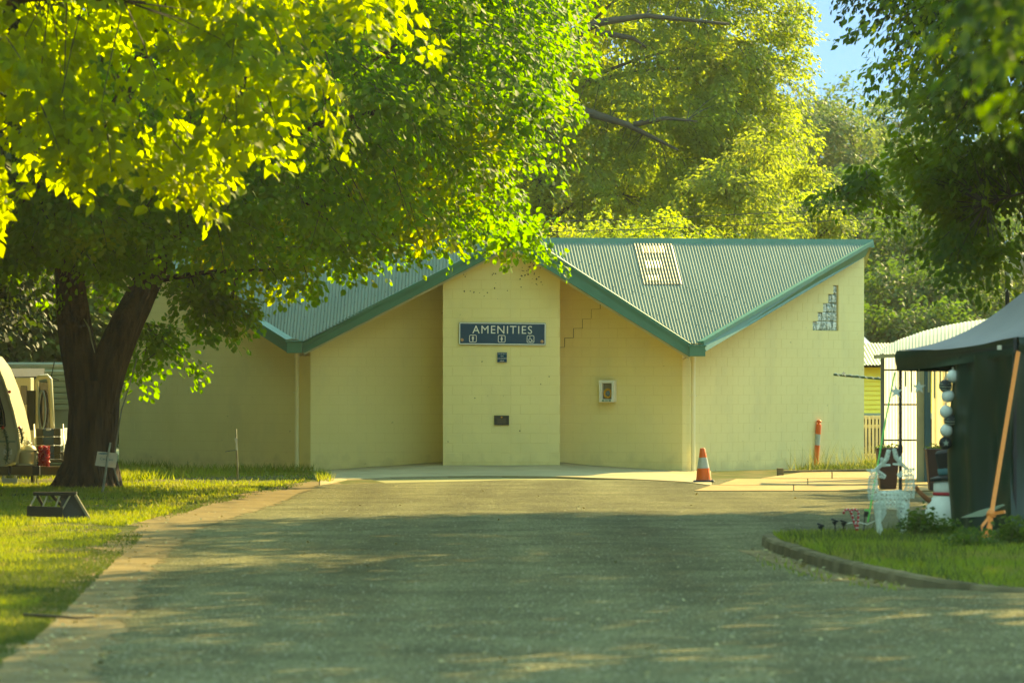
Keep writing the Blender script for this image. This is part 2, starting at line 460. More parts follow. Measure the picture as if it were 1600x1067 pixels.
M["card"] = translucent_mat("sign_card", (0.86, 0.74, 0.56), 0.55, 0.6)
M["print"] = mat("faded_print", (0.20, 0.28, 0.24), rough=0.7)
M["paper"] = mat("sign_paper", (0.78, 0.70, 0.55), rough=0.7, scale=5)
M["stone"] = mat("pale_gravel", (0.27, 0.245, 0.15), (0.16, 0.15, 0.09), rough=0.9, scale=30)
M["hosering"] = mat("orange_hose", (0.62, 0.30, 0.03), (0.5, 0.24, 0.03), rough=0.5, scale=8)
M["dial"] = mat("grey_dial", (0.14, 0.20, 0.20), rough=0.4)
M["boxback"] = mat("box_inside", (0.20, 0.19, 0.11), rough=0.7)
M["teallabel"] = mat("green_label", (0.03, 0.22, 0.14), rough=0.5)
M["blade"] = leaf_mat("grass_blade", (0.085, 0.14, 0.015), (0.16, 0.21, 0.025), (0.42, 0.48, 0.04), tip=(0.42, 0.36, 0.09), tmix=0.4, rough=0.6, patch=1.1, tiprange=(0.5, 0.7))
M["bladedry"] = leaf_mat("verge_grass", (0.12, 0.13, 0.03), (0.24, 0.21, 0.07), (0.35, 0.34, 0.08), tmix=0.4, rough=0.7)
M["weed"] = leaf_mat("weed_blade", (0.035, 0.07, 0.012), (0.12, 0.115, 0.03), (0.14, 0.20, 0.03), tmix=0.35, rough=0.7)
M["litter"] = leaf_mat("dry_leaf", (0.24, 0.19, 0.07), (0.38, 0.34, 0.16), (0.25, 0.2, 0.06), tmix=0.2, rough=0.8)
L_MAIN = leaf_mat("linden_leaf", (0.020, 0.075, 0.006), (0.036, 0.105, 0.010), (0.27, 0.56, 0.012), tip=(0.66, 0.64, 0.012), tmix=0.5, patch=0.30, tiprange=(0.56, 0.76))
L_NEAR = leaf_mat("bright_leaf", (0.030, 0.080, 0.006), (0.060, 0.12, 0.010), (0.62, 0.76, 0.028), tip=(0.84, 0.72, 0.03), tmix=0.62, patch=0.34, tiprange=(0.50, 0.72), rough=0.6)
L_MID = leaf_mat("yellowing_leaf", (0.075, 0.12, 0.022), (0.11, 0.15, 0.028), (0.50, 0.62, 0.045), tip=(0.62, 0.62, 0.05), tmix=0.5, patch=0.22)
L_GOLD = leaf_mat("golden_leaf", (0.085, 0.12, 0.02), (0.12, 0.15, 0.025), (0.38, 0.46, 0.05), tip=(0.46, 0.46, 0.06), tmix=0.55, patch=0.3)
L_MAPLE = leaf_mat("maple_leaf", (0.014, 0.045, 0.006), (0.028, 0.07, 0.010), (0.20, 0.36, 0.012), tip=(0.38, 0.50, 0.02), tmix=0.42, patch=0.4)
L_DARK = leaf_mat("dark_gum_leaf", (0.034, 0.072, 0.022), (0.055, 0.095, 0.026), (0.18, 0.28, 0.045), tip=(0.32, 0.38, 0.06), tmix=0.4, patch=0.2)
L_SCRUB = leaf_mat("scrub_leaf", (0.022, 0.055, 0.012), (0.040, 0.080, 0.016), (0.13, 0.24, 0.025), tip=(0.26, 0.34, 0.04), tmix=0.4, patch=0.25)
L_SHADE = leaf_mat("deep_green_leaf", (0.015, 0.035, 0.008), (0.028, 0.055, 0.012), (0.07, 0.12, 0.01), tmix=0.35)  # darkest leaf, so the shade trees bounce little light onto the wall
L_NEARDARK = leaf_mat("dark_leaf", (0.014, 0.042, 0.006), (0.03, 0.07, 0.010), (0.13, 0.24, 0.012), tip=(0.26, 0.36, 0.03), tmix=0.4)  # dark green leaf of the nearest tree
L_BUSH = leaf_mat("bush_leaf", (0.025, 0.06, 0.012), (0.05, 0.095, 0.018), (0.16, 0.26, 0.02), tmix=0.4)

# ---------------------------------------------------------------- ground, road, paths
def sheet(name, pts, m, parent=None, kind='structure'):
    mb = MB(); mb.add(pts, [tuple(range(len(pts)))])
    o = mb.build(name, m, parent, fix=False)
    me = o.data
    if me.polygons[0].normal.z < 0: me.flip_normals()
    if kind: o["kind"] = kind
    return o

sheet("ground", [(-1500, -200, -0.03), (1500, -200, -0.03), (1500, 2500, -0.03), (-1500, 2500, -0.03)], M["earth"])
# right-hand edge of the dirt strip = left edge of the asphalt, photo points on the ground
road_left = [(500, 757), (437, 786), (306, 827), (265, 861), (225, 911), (200, 961), (187, 989), (156, 1036), (147, 1067), (90, 1180)]
rl = [gnd(x, y) for x, y in road_left]
# wobble the seal edge
def rough_line(pts, amp, step):
    out = []
    for a, b in zip(pts[:-1], pts[1:]):
        n = max(1, int((b - a).length / step))
        for i in range(n):
            p = a.lerp(b, i / n)
            out.append(p + Vector((random.uniform(-amp, amp), random.uniform(-amp, amp), 0)))
    out.append(pts[-1].copy())
    return out
rl2 = rough_line(rl, 0.09, 0.16)
road_pts = rl2 + [Vector((-2.4, 6, 0)), Vector((16, 6, 0)), Vector((16, 73.5, 0)), Vector((0, 73.5, 0))]
sheet("road", road_pts, M["asphalt"])
dirt_left = [(470, 752), (400, 768), (330, 784), (262, 803), (205, 820), (172, 842), (128, 877), (72, 930), (53, 955), (8, 995), (-60, 1075), (-160, 1180)]
dl = rough_line([gnd(x, y, -0.004) for x, y in dirt_left], 0.20, 0.45)
sheet("dirt_strip", [Vector((p.x, p.y, -0.004)) for p in dl] + [Vector((-2.2, 10, -0.004)), Vector((-1.5, 30, -0.004)), Vector((-1.5, 60, -0.004)), gnd(520, 752, -0.004)], M["dirt"])
sheet("lawn", [(-30, 8, -0.008), (-1.6, 8, -0.008), (-1.6, 66, -0.008), (-3.6, 80.5, -0.008), (-3.6, 100, -0.008), (-30, 100, -0.008)], M["soil"])
sheet("verge", [(3.0, 70, -0.009), (30, 70, -0.009), (30, 120, -0.009), (3.0, 120, -0.009)], M["soil"])

# building plan points
CL = Vector((-4.22, 80.4, 0)); CR = Vector((3.547, 80.0, 0))
AL = Vector((-0.95, 81.3, 0)); AR = Vector((0.54, 81.2, 0))
WR = Vector((7.82, 85.3, 0)); WL = Vector((-8.75, 85.5, 0))
COLX0, COLX1, COLY = -1.438, 0.999, 79.9
# concrete apron: ramp that rises to the column
front = [(500, 757), (516, 754), (542, 748.5), (610, 745), (700, 743.3), (785, 743), (870, 744), (988, 748), (1069, 752), (1112, 758)]
fpts = [gnd(x, y, 0.012) for x, y in front]
def zbase(x):   # height of the apron along the wall line
    if x < -1.4: t = (x - CL.x) / (-1.4 - CL.x)
    elif x > 1.0: t = (CR.x - x) / (CR.x - 1.0)
    else: t = 1.0
    return 0.02 + 0.20 * max(0.0, min(1.0, t))
bpts = []
for x, y in front:
    p = gnd(x, y)
    X = (x - 800) / F * 81.6
    bpts.append(Vector((X, 82.0, zbase(X))))
mb = MB()
n = len(fpts)
rows = [fpts]
for t in (0.33, 0.66, 1.0):
    rows.append([Vector((f.x + (b.x - f.x) * t, f.y + (b.y - f.y) * t, f.z + (b.z - f.z) * t)) for f, b in zip(fpts, bpts)])
lower = [Vector((p.x, p.y - 0.01, -0.05)) for p in fpts]
rows = [lower] + rows
vv = [p for r_ in rows for p in r_]
ff = [(i * n + k, i * n + k + 1, (i + 1) * n + k + 1, (i + 1) * n + k) for i in range(len(rows) - 1) for k in range(n - 1)]
mb.add(vv, ff)
o = mb.build("apron", M["concrete"]); o["kind"] = "structure"

# sunlit slabs to the right of the cone
path = empty("concrete_path"); path["kind"] = "structure"
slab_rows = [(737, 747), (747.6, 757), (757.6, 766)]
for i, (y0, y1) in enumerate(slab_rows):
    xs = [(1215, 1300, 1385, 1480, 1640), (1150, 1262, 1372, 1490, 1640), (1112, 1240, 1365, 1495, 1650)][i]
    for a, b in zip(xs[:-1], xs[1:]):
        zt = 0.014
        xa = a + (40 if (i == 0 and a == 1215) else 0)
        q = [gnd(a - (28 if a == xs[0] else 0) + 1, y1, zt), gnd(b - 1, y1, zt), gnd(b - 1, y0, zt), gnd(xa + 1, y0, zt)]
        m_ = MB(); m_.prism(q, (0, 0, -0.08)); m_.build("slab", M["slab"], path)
# timber edging + weeds by the right wall
m_ = MB(); m_.bar(gnd(1222, 737, 0.03), gnd(1375, 734, 0.03), 0.08, 0.05)
m_.box(gnd(1219, 737, 0.08), (0.13, 0.13, 0.15))
tag(m_.build("garden_edging", M["timber"]), "dark weathered timber edging along the pale path below the bollard", "edging")

# raised grass bed with kerb
kb = [(1182, 846), (1196, 858), (1300, 893), (1380, 909), (1432, 917)]
kbase = [Vector((3.05, 44.1, 0)), Vector((2.86, 43.9, 0)), gnd(1190, 852), gnd(1203, 860), gnd(1255, 878), gnd(1300, 893), gnd(1345, 902), gnd(1390, 911), gnd(1428, 916.5), gnd(1500, 921), gnd(1600, 926), Vector((6.0, 33.2, 0)), Vector((12, 32.0, 0))]
kh = [0.12, 0.12, 0.115, 0.115, 0.12, 0.12, 0.12, 0.115, 0.10, 0.06, 0.04, 0.04, 0.04]
# resample the kerb line smoothly
def catmull(P, k):
    out = []
    for i in range(len(P) - 1):
        p0, p1, p2, p3 = P[max(i - 1, 0)], P[i], P[i + 1], P[min(i + 2, len(P) - 1)]
        for j in range(k):
            t = j / k
            out.append(0.5 * ((2 * p1) + (p2 - p0) * t + (2 * p0 - 5 * p1 + 4 * p2 - p3) * t * t + (3 * p1 - p0 - 3 * p2 + p3) * t ** 3))
    return out + [P[-1]]
kp = catmull([Vector((p.x, p.y, h)) for p, h in zip(kbase, kh)], 10)
kdist = [0.0]
for a, b in zip(kp[:-1], kp[1:]): kdist.append(kdist[-1] + Vector((b.x - a.x, b.y - a.y)).length)
def kerb_at(s_):
    for i in range(len(kp) - 1):
        if kdist[i + 1] >= s_: return kp[i].lerp(kp[i + 1], (s_ - kdist[i]) / max(1e-6, kdist[i + 1] - kdist[i]))
    return kp[-1]
def kerb_frame(s_):
    p = kerb_at(s_); d = (kerb_at(min(kdist[-1], s_ + .05)) - kerb_at(max(0, s_ - .05))); d.z = 0; d.normalize()
    nrm = Vector((-d.y, d.x, 0))
    if nrm.dot(Vector((6, 42, 0)) - p) < 0: nrm = -nrm
    return Vector((p.x, p.y, 0)), nrm, p.z
inner, kbase2, kh = [], [], []
for i in range(60):
    p, nrm, h = kerb_frame(kdist[-1] * i / 59); inner.append(p + nrm * 0.14); kbase2.append(p); kh.append(h)
kerb = empty("kerb"); kerb["kind"] = "structure"
krand = random.Random(12)
s0 = 0.0
while s0 < kdist[-1] - 0.1:
    s1 = min(kdist[-1], s0 + krand.uniform(1.1, 1.5)); n = 9
    dh, dn = krand.uniform(-.008, .006), krand.uniform(-.008, .008)
    rows = [[], [], [], [], []]
    for k in range(n):
        p, nrm, h = kerb_frame(s0 + 0.004 + (s1 - s0 - 0.012) * k / (n - 1)); h += dh + krand.uniform(-.004, .004); p = p + nrm * (dn + krand.uniform(-.004, .004))
        for r_, (o_, z) in zip(rows, ((0, -.04), (.012, h - .025), (.035 + krand.uniform(-.006, .006), h), (.14, h), (.14, -.04))): r_.append(p + nrm * o_ + Vector((0, 0, z)))
    mb = MB()
    mb.add([p for r_ in rows for p in r_], [(i * n + k, i * n + k + 1, (i + 1) * n + k + 1, (i + 1) * n + k) for i in range(4) for k in range(n - 1)] + [tuple(i * n for i in range(5)), tuple(i * n + n - 1 for i in range(4, -1, -1))])
    mb.build("kerb_section", M["kerb"], kerb, smooth=True, flat_angle=35)
    s0 = s1
bed_pts = [Vector((q.x, q.y, h - 0.01)) for q, h in zip(inner, kh)]
sheet("grass_bed", bed_pts + [Vector((14, 32, 0.05)), Vector((14, 50, 0.12)), Vector((5.2, 50, 0.12)), Vector((4.7, 44.6, 0.12)), Vector((3.3, 44.0, 0.12))], M["soil"])
# leaf litter gutter sheet
sheet("gutter", [gnd(1150, 858, 0.004), gnd(1203, 862, 0.004), gnd(1300, 895, 0.004), gnd(1428, 918, 0.004), gnd(1420, 922, 0.004), gnd(1290, 905, 0.004), gnd(1190, 873, 0.004)], M["dirt"])

# ---------------------------------------------------------------- haze
hz = MB(); hz.box((0, 110, 14.5), (180, 270, 31.5 + 0.5))
haze = hz.build("haze", None); haze["kind"] = "stuff"
hm = bpy.data.materials.new("haze_air"); hm.use_nodes = True
hm.node_tree.nodes.remove(hm.node_tree.nodes["Principled BSDF"])
pv = hm.node_tree.nodes.new("ShaderNodeVolumePrincipled")
pv.inputs["Color"].default_value = (0.95, 0.95, 0.85, 1); pv.inputs["Density"].default_value = 0.00013; pv.inputs["Anisotropy"].default_value = 0.35
hm.node_tree.links.new(pv.outputs[0], hm.node_tree.nodes["Material Output"].inputs["Volume"])
haze.data.materials.append(hm)

# ---------------------------------------------------------------- building
B = empty("amenities_building", (0, 82, 0))
tag(B, "cream painted block amenities building with zigzag green corrugated roof", "building")
BO = Vector((0, 82, 0))

# roof triangles
RR = dict(L=at(834, 376, 79.6), V=at(1088, 541, 79.3), R_=at(1363, 378.5, 84.9))
RL = dict(L=at(804, 368, 79.6), V=at(462, 539, 79.6), R_=at(196, 376, 85.2))
def plane_of(t):
    a, b, c = t["L"], t["V"], t["R_"]
    nrm = (b - a).cross(c - a).normalized()
    if nrm.z < 0: nrm = -nrm
    return a, nrm
def zroof(t, x, y):
    a, nrm = plane_of(t)
    return a.z - ((x - a.x) * nrm.x + (y - a.y) * nrm.y) / nrm.z

def corrugated(t, slant, name_mat, side):
    a, nrm = plane_of(t)
    gx, gy = -nrm.x / nrm.z, -nrm.y / nrm.z
    ex = slant
    ey = (-1 - gx * ex) / gy
    ev = Vector((ex, ey, gx * ex + gy * ey)).normalized()
    eu = ev.cross(nrm).normalized()
    if eu.x < 0: eu = -eu
    tri = [t["L"], t["V"], t["R_"]]
    uv = [((p - a).dot(eu), (p - a).dot(ev)) for p in tri]
    umin, umax = min(u for u, v in uv), max(u for u, v in uv)
    def vrange(u):
        vs_ = []
        for i in range(3):
            (u0, v0), (u1, v1) = uv[i], uv[(i + 1) % 3]
            if abs(u1 - u0) > 1e-6:
                s_ = (u - u0) / (u1 - u0)
                if -1e-6 <= s_ <= 1 + 1e-6: vs_.append(v0 + s_ * (v1 - v0))
        return (min(vs_), max(vs_)) if len(vs_) >= 2 else None
    pitch, per = 0.076, 8
    sheet_w = pitch * 10
    def strip(u0, u1, lift, vlim=None, amp=0.010):
        k = max(2, int(round((u1 - u0) / (pitch / per))))
        V, q = [], []
        for i in range(k + 1):
            u = u0 + (u1 - u0) * i / k
            vr = vrange(min(max(u, umin + 1e-4), umax - 1e-4))
            v0, v1 = vr
            if vlim: v0, v1 = v0 + vlim[0], min(v1, v0 + vlim[1])
            h = amp * math.sin(2 * math.pi * u / pitch) + lift
            for v in (v0, v1):
                V.append(a + eu * u + ev * v + nrm * h - BO)
        for i in range(k):
            q.append((2 * i, 2 * i + 1, 2 * i + 3, 2 * i + 2))
        return V, q
    u = umin + 0.01
    while u < umax - 0.05:
        u1 = min(u + sheet_w, umax - 0.01)
        V, q = strip(u, u1 + 0.0, random.uniform(0, 0.003))
        o = mesh_np("roof_sheet", [tuple(p) for p in V], q, name_mat, B, smooth=True)
        u += sheet_w
    sc_ = MB(BO)
    for fr in (0.16, 0.42, 0.68, 0.94):
        vv_ = fr * max(v for _, v in uv)
        u = umin + 0.05
        while u < umax - 0.05:
            vr = vrange(u)
            if vr and vr[0] + 0.05 < vv_ < vr[1] - 0.03:
                uc = round(u / pitch) * pitch + pitch / 4
                sc_.box(a + eu * uc + ev * (vv_ + random.uniform(-.02, .02)) + nrm * 0.014, (0.016, 0.016, 0.012))
            u += pitch * 3
    o = sc_.build("roof_screws", M["plaque"], B, fix=False); o["kind"] = "stuff"
    # solid deck just under the sheets
    m_ = MB(BO); m_.prism([p - nrm * 0.03 for p in tri], -nrm * 0.08); m_.build("roof_deck", M["green"], B)
    return strip, umin, a, eu, ev, nrm
strip_r, um, a_r, eu_r, ev_r, n_r = corrugated(RR, 0.2, M["roof"], 1)
corrugated(RL, -0.02, M["roof"], -1)
# translucent sheet in the right roof
def u_of(x, y):
    p = at(x, y, 82)   # intersect the view ray with the plane
    d = p - cam.location
    t = (a_r - cam.location).dot(n_r) / d.dot(n_r)
    q = cam.location + d * t
    return (q - a_r).dot(eu_r), (q - a_r).dot(ev_r)
ua, va = u_of(990, 384); ub, vb = u_of(1050, 384); _, vc = u_of(1036, 455)
V, q = strip_r(ua, ub, 0.018, (0.10, vc - va + 0.10))
mesh_np("skylight_sheet", [tuple(p) for p in V], q, M["skylight"], B, smooth=True)
rdu, rdv = (RR['R_'] - a_r).dot(eu_r), (RR['R_'] - a_r).dot(ev_r)
ridge_v = lambda u: rdv * u / rdu
va = va - ridge_v(ua) * 0 
for (x0, x1, y0, y1) in ((1001, 1038, 395, 405), (1006, 1034, 418, 429), (1011, 1030, 441, 449)):  # three pale strips painted as sunlight coming through the sheet
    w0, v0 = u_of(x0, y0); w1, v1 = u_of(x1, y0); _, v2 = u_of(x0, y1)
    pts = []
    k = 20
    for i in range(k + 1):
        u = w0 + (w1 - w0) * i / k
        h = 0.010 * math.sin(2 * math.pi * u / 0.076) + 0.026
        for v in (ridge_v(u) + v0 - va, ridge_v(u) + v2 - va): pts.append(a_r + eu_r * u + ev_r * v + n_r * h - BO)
    mesh_np("skylight_light_band", [tuple(p) for p in pts], [(2 * i, 2 * i + 1, 2 * i + 3, 2 * i + 2) for i in range(k)], M["lightband"], B, smooth=True)
# ridge caps
for t in (RR, RL):
    a, b = t["L"], t["R_"]
    m_ = MB(BO)
    d = (b - a).normalized(); side = Vector((d.y, -d.x, 0)); 
    if side.y > 0: side = -side
    up = Vector((0, 0, 1))
    prof = [side * 0.075 - up * 0.12, side * 0.07 - up * 0.10, side * 0.03 + up * 0.06, -side * 0.16 - up * 0.085, -side * 0.16 - up * 0.12]
    m_.prism([a + p for p in prof], b - a)
    m_.build("ridge_cap", M["green"], B)
# back slopes and end walls
for t, far in ((RR, 92.5), (RL, 92.8)):
    a, b = t["L"], t["R_"]
    m_ = MB(BO); q = [a, b, Vector((b.x, far, 2.9)), Vector((a.x, far, 2.9))]
    m_.prism(q, (0, 0, -0.06)); m_.build("back_roof", M["roof"], B)

def fascia(name, tl, tr, br, bl, thick=0.045, lip=True):
    """tl, tr, br, bl: corners of the visible face; thickness goes back"""
    tl, tr, br, bl = map(Vector, (tl, tr, br, bl))
    nrm = (tr - tl).cross(bl - tl).normalized()
    if nrm.y < 0: nrm = -nrm
    m_ = MB(BO); m_.prism([tl, tr, br, bl], nrm * thick); o = m_.build(name, M["green"], B, bevel=0.004)
    if lip:    # barge capping, folded over the top edge
        m_ = MB(BO)
        d = (tr - tl); dn = Vector((0, 0, 1))
        m_.prism([tl - nrm * 0.03 + dn * 0.02, tl - nrm * 0.03 - dn * 0.06, tl + nrm * 0.14 - dn * 0.02, tl + nrm * 0.14 + dn * 0.05], d)
        m_.build("barge_cap", M["green"], B)
    return o
PT, PB = at(812, 364, 79.5), at(798, 386, 79.5)
PBR = at(812, 394, 79.5)
fascia("fascia", PT, at(1080, 539, 79.25), at(1078, 558, 79.25), at(799, 386, 79.5))
fascia("fascia", at(808, 364, 79.52), at(470, 534, 79.7), at(474, 552, 79.7), at(797, 386, 79.52))
fascia("fascia", at(1098, 534.5, 79.25), at(1363, 378.5, 84.85), at(1352, 401, 84.85), at(1103, 549, 79.25))
fascia("fascia", at(449, 532, 79.7), at(196, 374, 85.2), at(203, 392, 85.2), at(449, 551, 79.7))
# soffit strip under the inner fascias (cream lining board)
for p, q, dd in ((at(799, 386, 79.6), at(1076, 557, 79.36), 1), (at(797, 386, 79.62), at(475, 551, 79.8), 1)):
    m_ = MB(BO)
    m_.prism([p + Vector((0, 0, 0.02)), q + Vector((0, 0, 0.02)), q + Vector((0, 0, -0.05)), p + Vector((0, 0, -0.05))], (0, 0.04, 0))
    m_.build("soffit_trim", M["soffit"], B)
    t = RR if q.x > 0 else RL
    def under(v, back):
        y = v.y + back
        return Vector((v.x, y, v.z + back * 0.06))
    m_ = MB(BO); m_.prism([p + Vector((0, .05, -0.02)), q + Vector((0, .05, -0.02)), under(q, 0.9), under(p, 1.9)], (0, 0, 0.03)); m_.build("soffit", M["soffit"], B)
# rain heads + downpipes
def rainhead(x0, x1, y0, y1, d, xpipe, ybot, dp):
    c = (at(x0, y0, d) + at(x1, y1, d)) / 2
    w = at(x1, y0, d).x - at(x0, y0, d).x; h = at(x0, y0, d).z - at(x0, y1, d).z
    m_ = MB(BO); m_.box(c + Vector((0, 0.12, 0)), (w, 0.32, h)); m_.box(c + Vector((0, 0.12, h / 2 + 0.012)), (w + 0.05, 0.36, 0.03))
    o = m_.build("rain_head", M["green"], B, bevel=0.006)
    lit = MB(BO)
    for i in range(40):
        p = c + Vector((random.uniform(-w / 2, w / 2), random.uniform(0, 0.25), h / 2 + 0.035 + random.uniform(0, 0.02)))
        lit.box(p, (0.05, 0.03, 0.008), Matrix.Rotation(random.uniform(0, 3), 3, 'Z') @ Matrix.Rotation(random.uniform(-.5, .5), 3, 'X'))
    oo = lit.build("leaf_debris", M["litter"], o); oo.location = (0, 0, 0); oo["kind"] = "stuff"
    top = at(xpipe, y1 - 1, dp); bot = at(xpipe, ybot, dp)
    m_ = MB(BO); m_.tube([top, bot + Vector((0, 0, 0.06)), bot], 0.047, 14)
    pipe = m_.build("downpipe", M["pipe"], B, smooth=True, flat_angle=50)
    m_ = MB(BO); m_.tube([top, top - Vector((0, 0, 0.12))], 0.06, 14); m_.build("pipe_collar", M["pipe"], pipe, smooth=True, flat_angle=50)
    zz = top.lerp(bot, 0.34)
    m_ = MB(BO); m_.tube([zz, zz - Vector((0, 0, 0.03))], 0.056, 14); m_.box(zz + Vector((0, .06, -.015)), (0.16, 0.02, 0.03)); m_.build("pipe_bracket", M["pipe"], pipe)
rainhead(1077, 1102, 541, 556.5, 79.18, 1083, 737, 80.05)
rainhead(448, 472, 534, 551.5, 79.6, 464, 731, 80.62)

# walls: strips cut to follow roof and base, courses of painted blocks on the face
block_left = [300]
BW, BH, JT = 0.4, 0.2, 0.008
def clip(poly, f):
    out = []
    for i in range(len(poly)):
        p, q = poly[i], poly[(i + 1) % len(poly)]
        a, b = f(p), f(q)
        if a >= 0: out.append(p)
        if a * b < 0:
            t = a / (a - b); out.append((p[0] + t * (q[0] - p[0]), p[1] + t * (q[1] - p[1])))
    return out
def wall(name, P, Q, ztop, zbot, holes=(), thick=0.19, single=True, extra_mats=None):
    """P,Q plan points seen from outside left to right; ztop(u) / zbot(u) linear in u"""
    d = (Q - P); Lw = d.length; d.normalize()
    nout = Vector((d.y, -d.x, 0))        # towards the viewer
    if nout.y > 0: nout = -nout
    breaks = sorted(set([0.0, Lw] + [x for h in holes for x in h[:2]]))
    m_ = MB(BO)
    W = lambda u, z, off=0.0: P + d * u + Vector((0, 0, z)) + nout * off
    for u0, u1 in zip(breaks[:-1], breaks[1:]):
        hs = [h for h in holes if h[0] <= u0 + 1e-6 and h[1] >= u1 - 1e-6]
        spans = [(zbot(u0), zbot(u1), ztop(u0), ztop(u1))]
        if hs:
            h = hs[0]
            spans = [(zbot(u0), zbot(u1), h[2], h[2]), (h[3], h[3], ztop(u0), ztop(u1))]
        for a, b, c, e in spans:
            m_.prism([W(u0, a), W(u1, b), W(u1, e), W(u0, c)], -nout * thick)
    w = m_.build(name, M["joint"], B, fix=True)
    # blocks
    joined = MB(BO)
    shared = None
    rows_ = int((max(ztop(0), ztop(Lw))) / BH) + 1
    for r_ in range(-1, rows_):
        off = 0.0 if r_ % 2 else -BW / 2
        nb = int(Lw / BW) + 2
        for k in range(nb):
            u0, u1 = off + k * BW + JT / 2, off + (k + 1) * BW - JT / 2
            z0, z1 = r_ * BH + JT / 2, (r_ + 1) * BH - JT / 2
            u0c, u1c = max(u0, 0.0), min(u1, Lw)
            if u1c - u0c < 0.03: continue
            hh = [h for h in holes if u1c > h[0] + 1e-3 and u0c < h[1] - 1e-3 and z1 > h[2] + 1e-3 and z0 < h[3] - 1e-3]
            if hh:
                lo_, hi_ = min(h[0] for h in hh), max(h[1] for h in hh)
                if u0c < lo_ - 0.03: u1c = lo_
                elif u1c > hi_ + 0.03: u0c = hi_
                else: continue
            poly = [(u0c, z0), (u1c, z0), (u1c, z1), (u0c, z1)]
            full = (u0c == u0 and u1c == u1 and not hh)
            n0 = len(poly)
            poly2 = clip(clip(poly, lambda p: ztop(p[0]) - p[1]), lambda p: p[1] - zbot(p[0]))
            if len(poly2) < 3: continue
            full = full and poly2 == poly
            dep = 0.0020 + random.uniform(0, 0.0006)
            if single and block_left[0] > 0:
                block_left[0] -= 1
                if full:
                    if shared is None:
                        mm = MB(); c8 = W(BW / 2, BH / 2) - P
                        ins = 0.004
                        outer = [(-BW / 2 + JT / 2, -BH / 2 + JT / 2), (BW / 2 - JT / 2, -BH / 2 + JT / 2), (BW / 2 - JT / 2, BH / 2 - JT / 2), (-BW / 2 + JT / 2, BH / 2 - JT / 2)]
                        pts = [d * a + Vector((0, 0, b)) for a, b in outer] + [d * (a - math.copysign(ins, a)) + Vector((0, 0, b - math.copysign(ins, b))) + nout * 0.0027 for a, b in outer]
                        mm.add(pts, [(4, 5, 6, 7), (0, 1, 5, 4), (1, 2, 6, 5), (2, 3, 7, 6), (3, 0, 4, 7)])
                        oo = mm.build("block", M["wall"], w); shared = oo.data
                    else:
                        oo = link("block", shared, None, w)
                    oo.location = W((u0 + u1) / 2, (z0 + z1) / 2) - BO + nout * random.uniform(-0.0007, 0.0008)
                else:
                    mm = MB(BO); mm.prism([W(a, b, dep) for a, b in poly2], -nout * (dep + 0.001)); mm.build("block", M["wall"], w)
            else:
                joined.prism([W(a, b, dep) for a, b in poly2], -nout * (dep + 0.001))
    if joined.v:
        oo = joined.build("block_courses", M["wall"], w); oo["kind"] = "stuff"
    return w, W
def lin(L_, a, b): return lambda u: a + (b - a) * u / L_
# column
Lc = COLX1 - COLX0
def ztop_col(u):
    x = COLX0 + u
    pk = at(798, 386, 79.6)
    return (pk.z - 0.508 * abs(x - pk.x) * 1.0 if x < pk.x else pk.z - 0.62 * abs(x - pk.x)) + 0.12
# two strips so that the gable is linear on each side of its peak
xpk = at(798, 386, 79.6).x
wcol, Wc = wall("pier_wall", Vector((COLX0, COLY, 0)), Vector((xpk, COLY, 0)), ztop_col, lambda u: 0.10, thick=1.6)
u_off = xpk - COLX0
wcol2, Wc2 = wall("pier_wall", Vector((xpk, COLY, 0)), Vector((COLX1, COLY, 0)), lambda u: ztop_col(u + u_off), lambda u: 0.10, thick=1.6)
# alcove walls
LaR = (CR - AR).length
waR, WaR = wall("alcove_wall", AR, CR, lin(LaR, 4.72, zroof(RR, CR.x, CR.y) - 0.12), lin(LaR, 0.23, -0.05))
LaL = (AL - CL).length
waL, WaL = wall("alcove_wall", CL, AL, lin(LaL, zroof(RL, CL.x, CL.y) - 0.12, 4.72), lin(LaL, -0.05, 0.23))
# right wall with stepped window of glass blocks
LwR = (WR - CR).length
dR = (WR - CR).normalized()
def zt(x, y, d): return H - (y - 600) / F * d
ztR = lin(LwR, at(1066, 569, 80.0).z + 0.08, at(1350, 400, 85.3).z + 0.06)
def u_wall(P, d, x):     # distance along a wall where the sight line through photo column x meets it
    k = (x - 800) / F
    return (k * P.y - P.x) / (d.x - k * d.y)
ug = u_wall(CR, dR, 1310)
dg = CR.y + dR.y * ug
zg = round(at(1310, 511.5, dg).z / BH) * BH
holes = [(ug - 0.2 * (k + 1), ug - 0.2 * k, zg, zg + 0.2 * (5 - k)) for k in range(5)]
wR, WRf = wall("right_wall", CR, WR, ztR, lin(LwR, -0.05, -0.05), holes=holes)
win = MB(BO)
for h in holes:
    win.prism([WRf(h[0], h[2], -0.10), WRf(h[1], h[2], -0.10), WRf(h[1], h[3], -0.10), WRf(h[0], h[3], -0.10)], Vector((-0.02, 0.03, 0)))
window = win.build("glass_block_window", M["mortar"], B)
shared = None
for k, h in enumerate(holes):
    for j in range(5 - k):
        c = WRf((h[0] + h[1]) / 2, h[2] + 0.2 * j + 0.1, -0.075)
        if shared is None:
            mm = MB()
            nout = Vector((dR.y, -dR.x, 0))
            pts = [dR * a + Vector((0, 0, b)) + nout * o_ for o_, s_ in ((-0.02, 0.094), (0.03, 0.094), (0.042, 0.075)) for a, b in ((-s_, -s_), (s_, -s_), (s_, s_), (-s_, s_))]
            mm.add(pts, [(0, 1, 5, 4), (1, 2, 6, 5), (2, 3, 7, 6), (3, 0, 4, 7), (4, 5, 9, 8), (5, 6, 10, 9), (6, 7, 11, 10), (7, 4, 8, 11), (8, 9, 10, 11)])
            oo = mm.build("glass_block", M["glass_block"], window); shared = oo.data
        else:
            oo = link("glass_block", shared, None, window)
        oo.location = c - BO
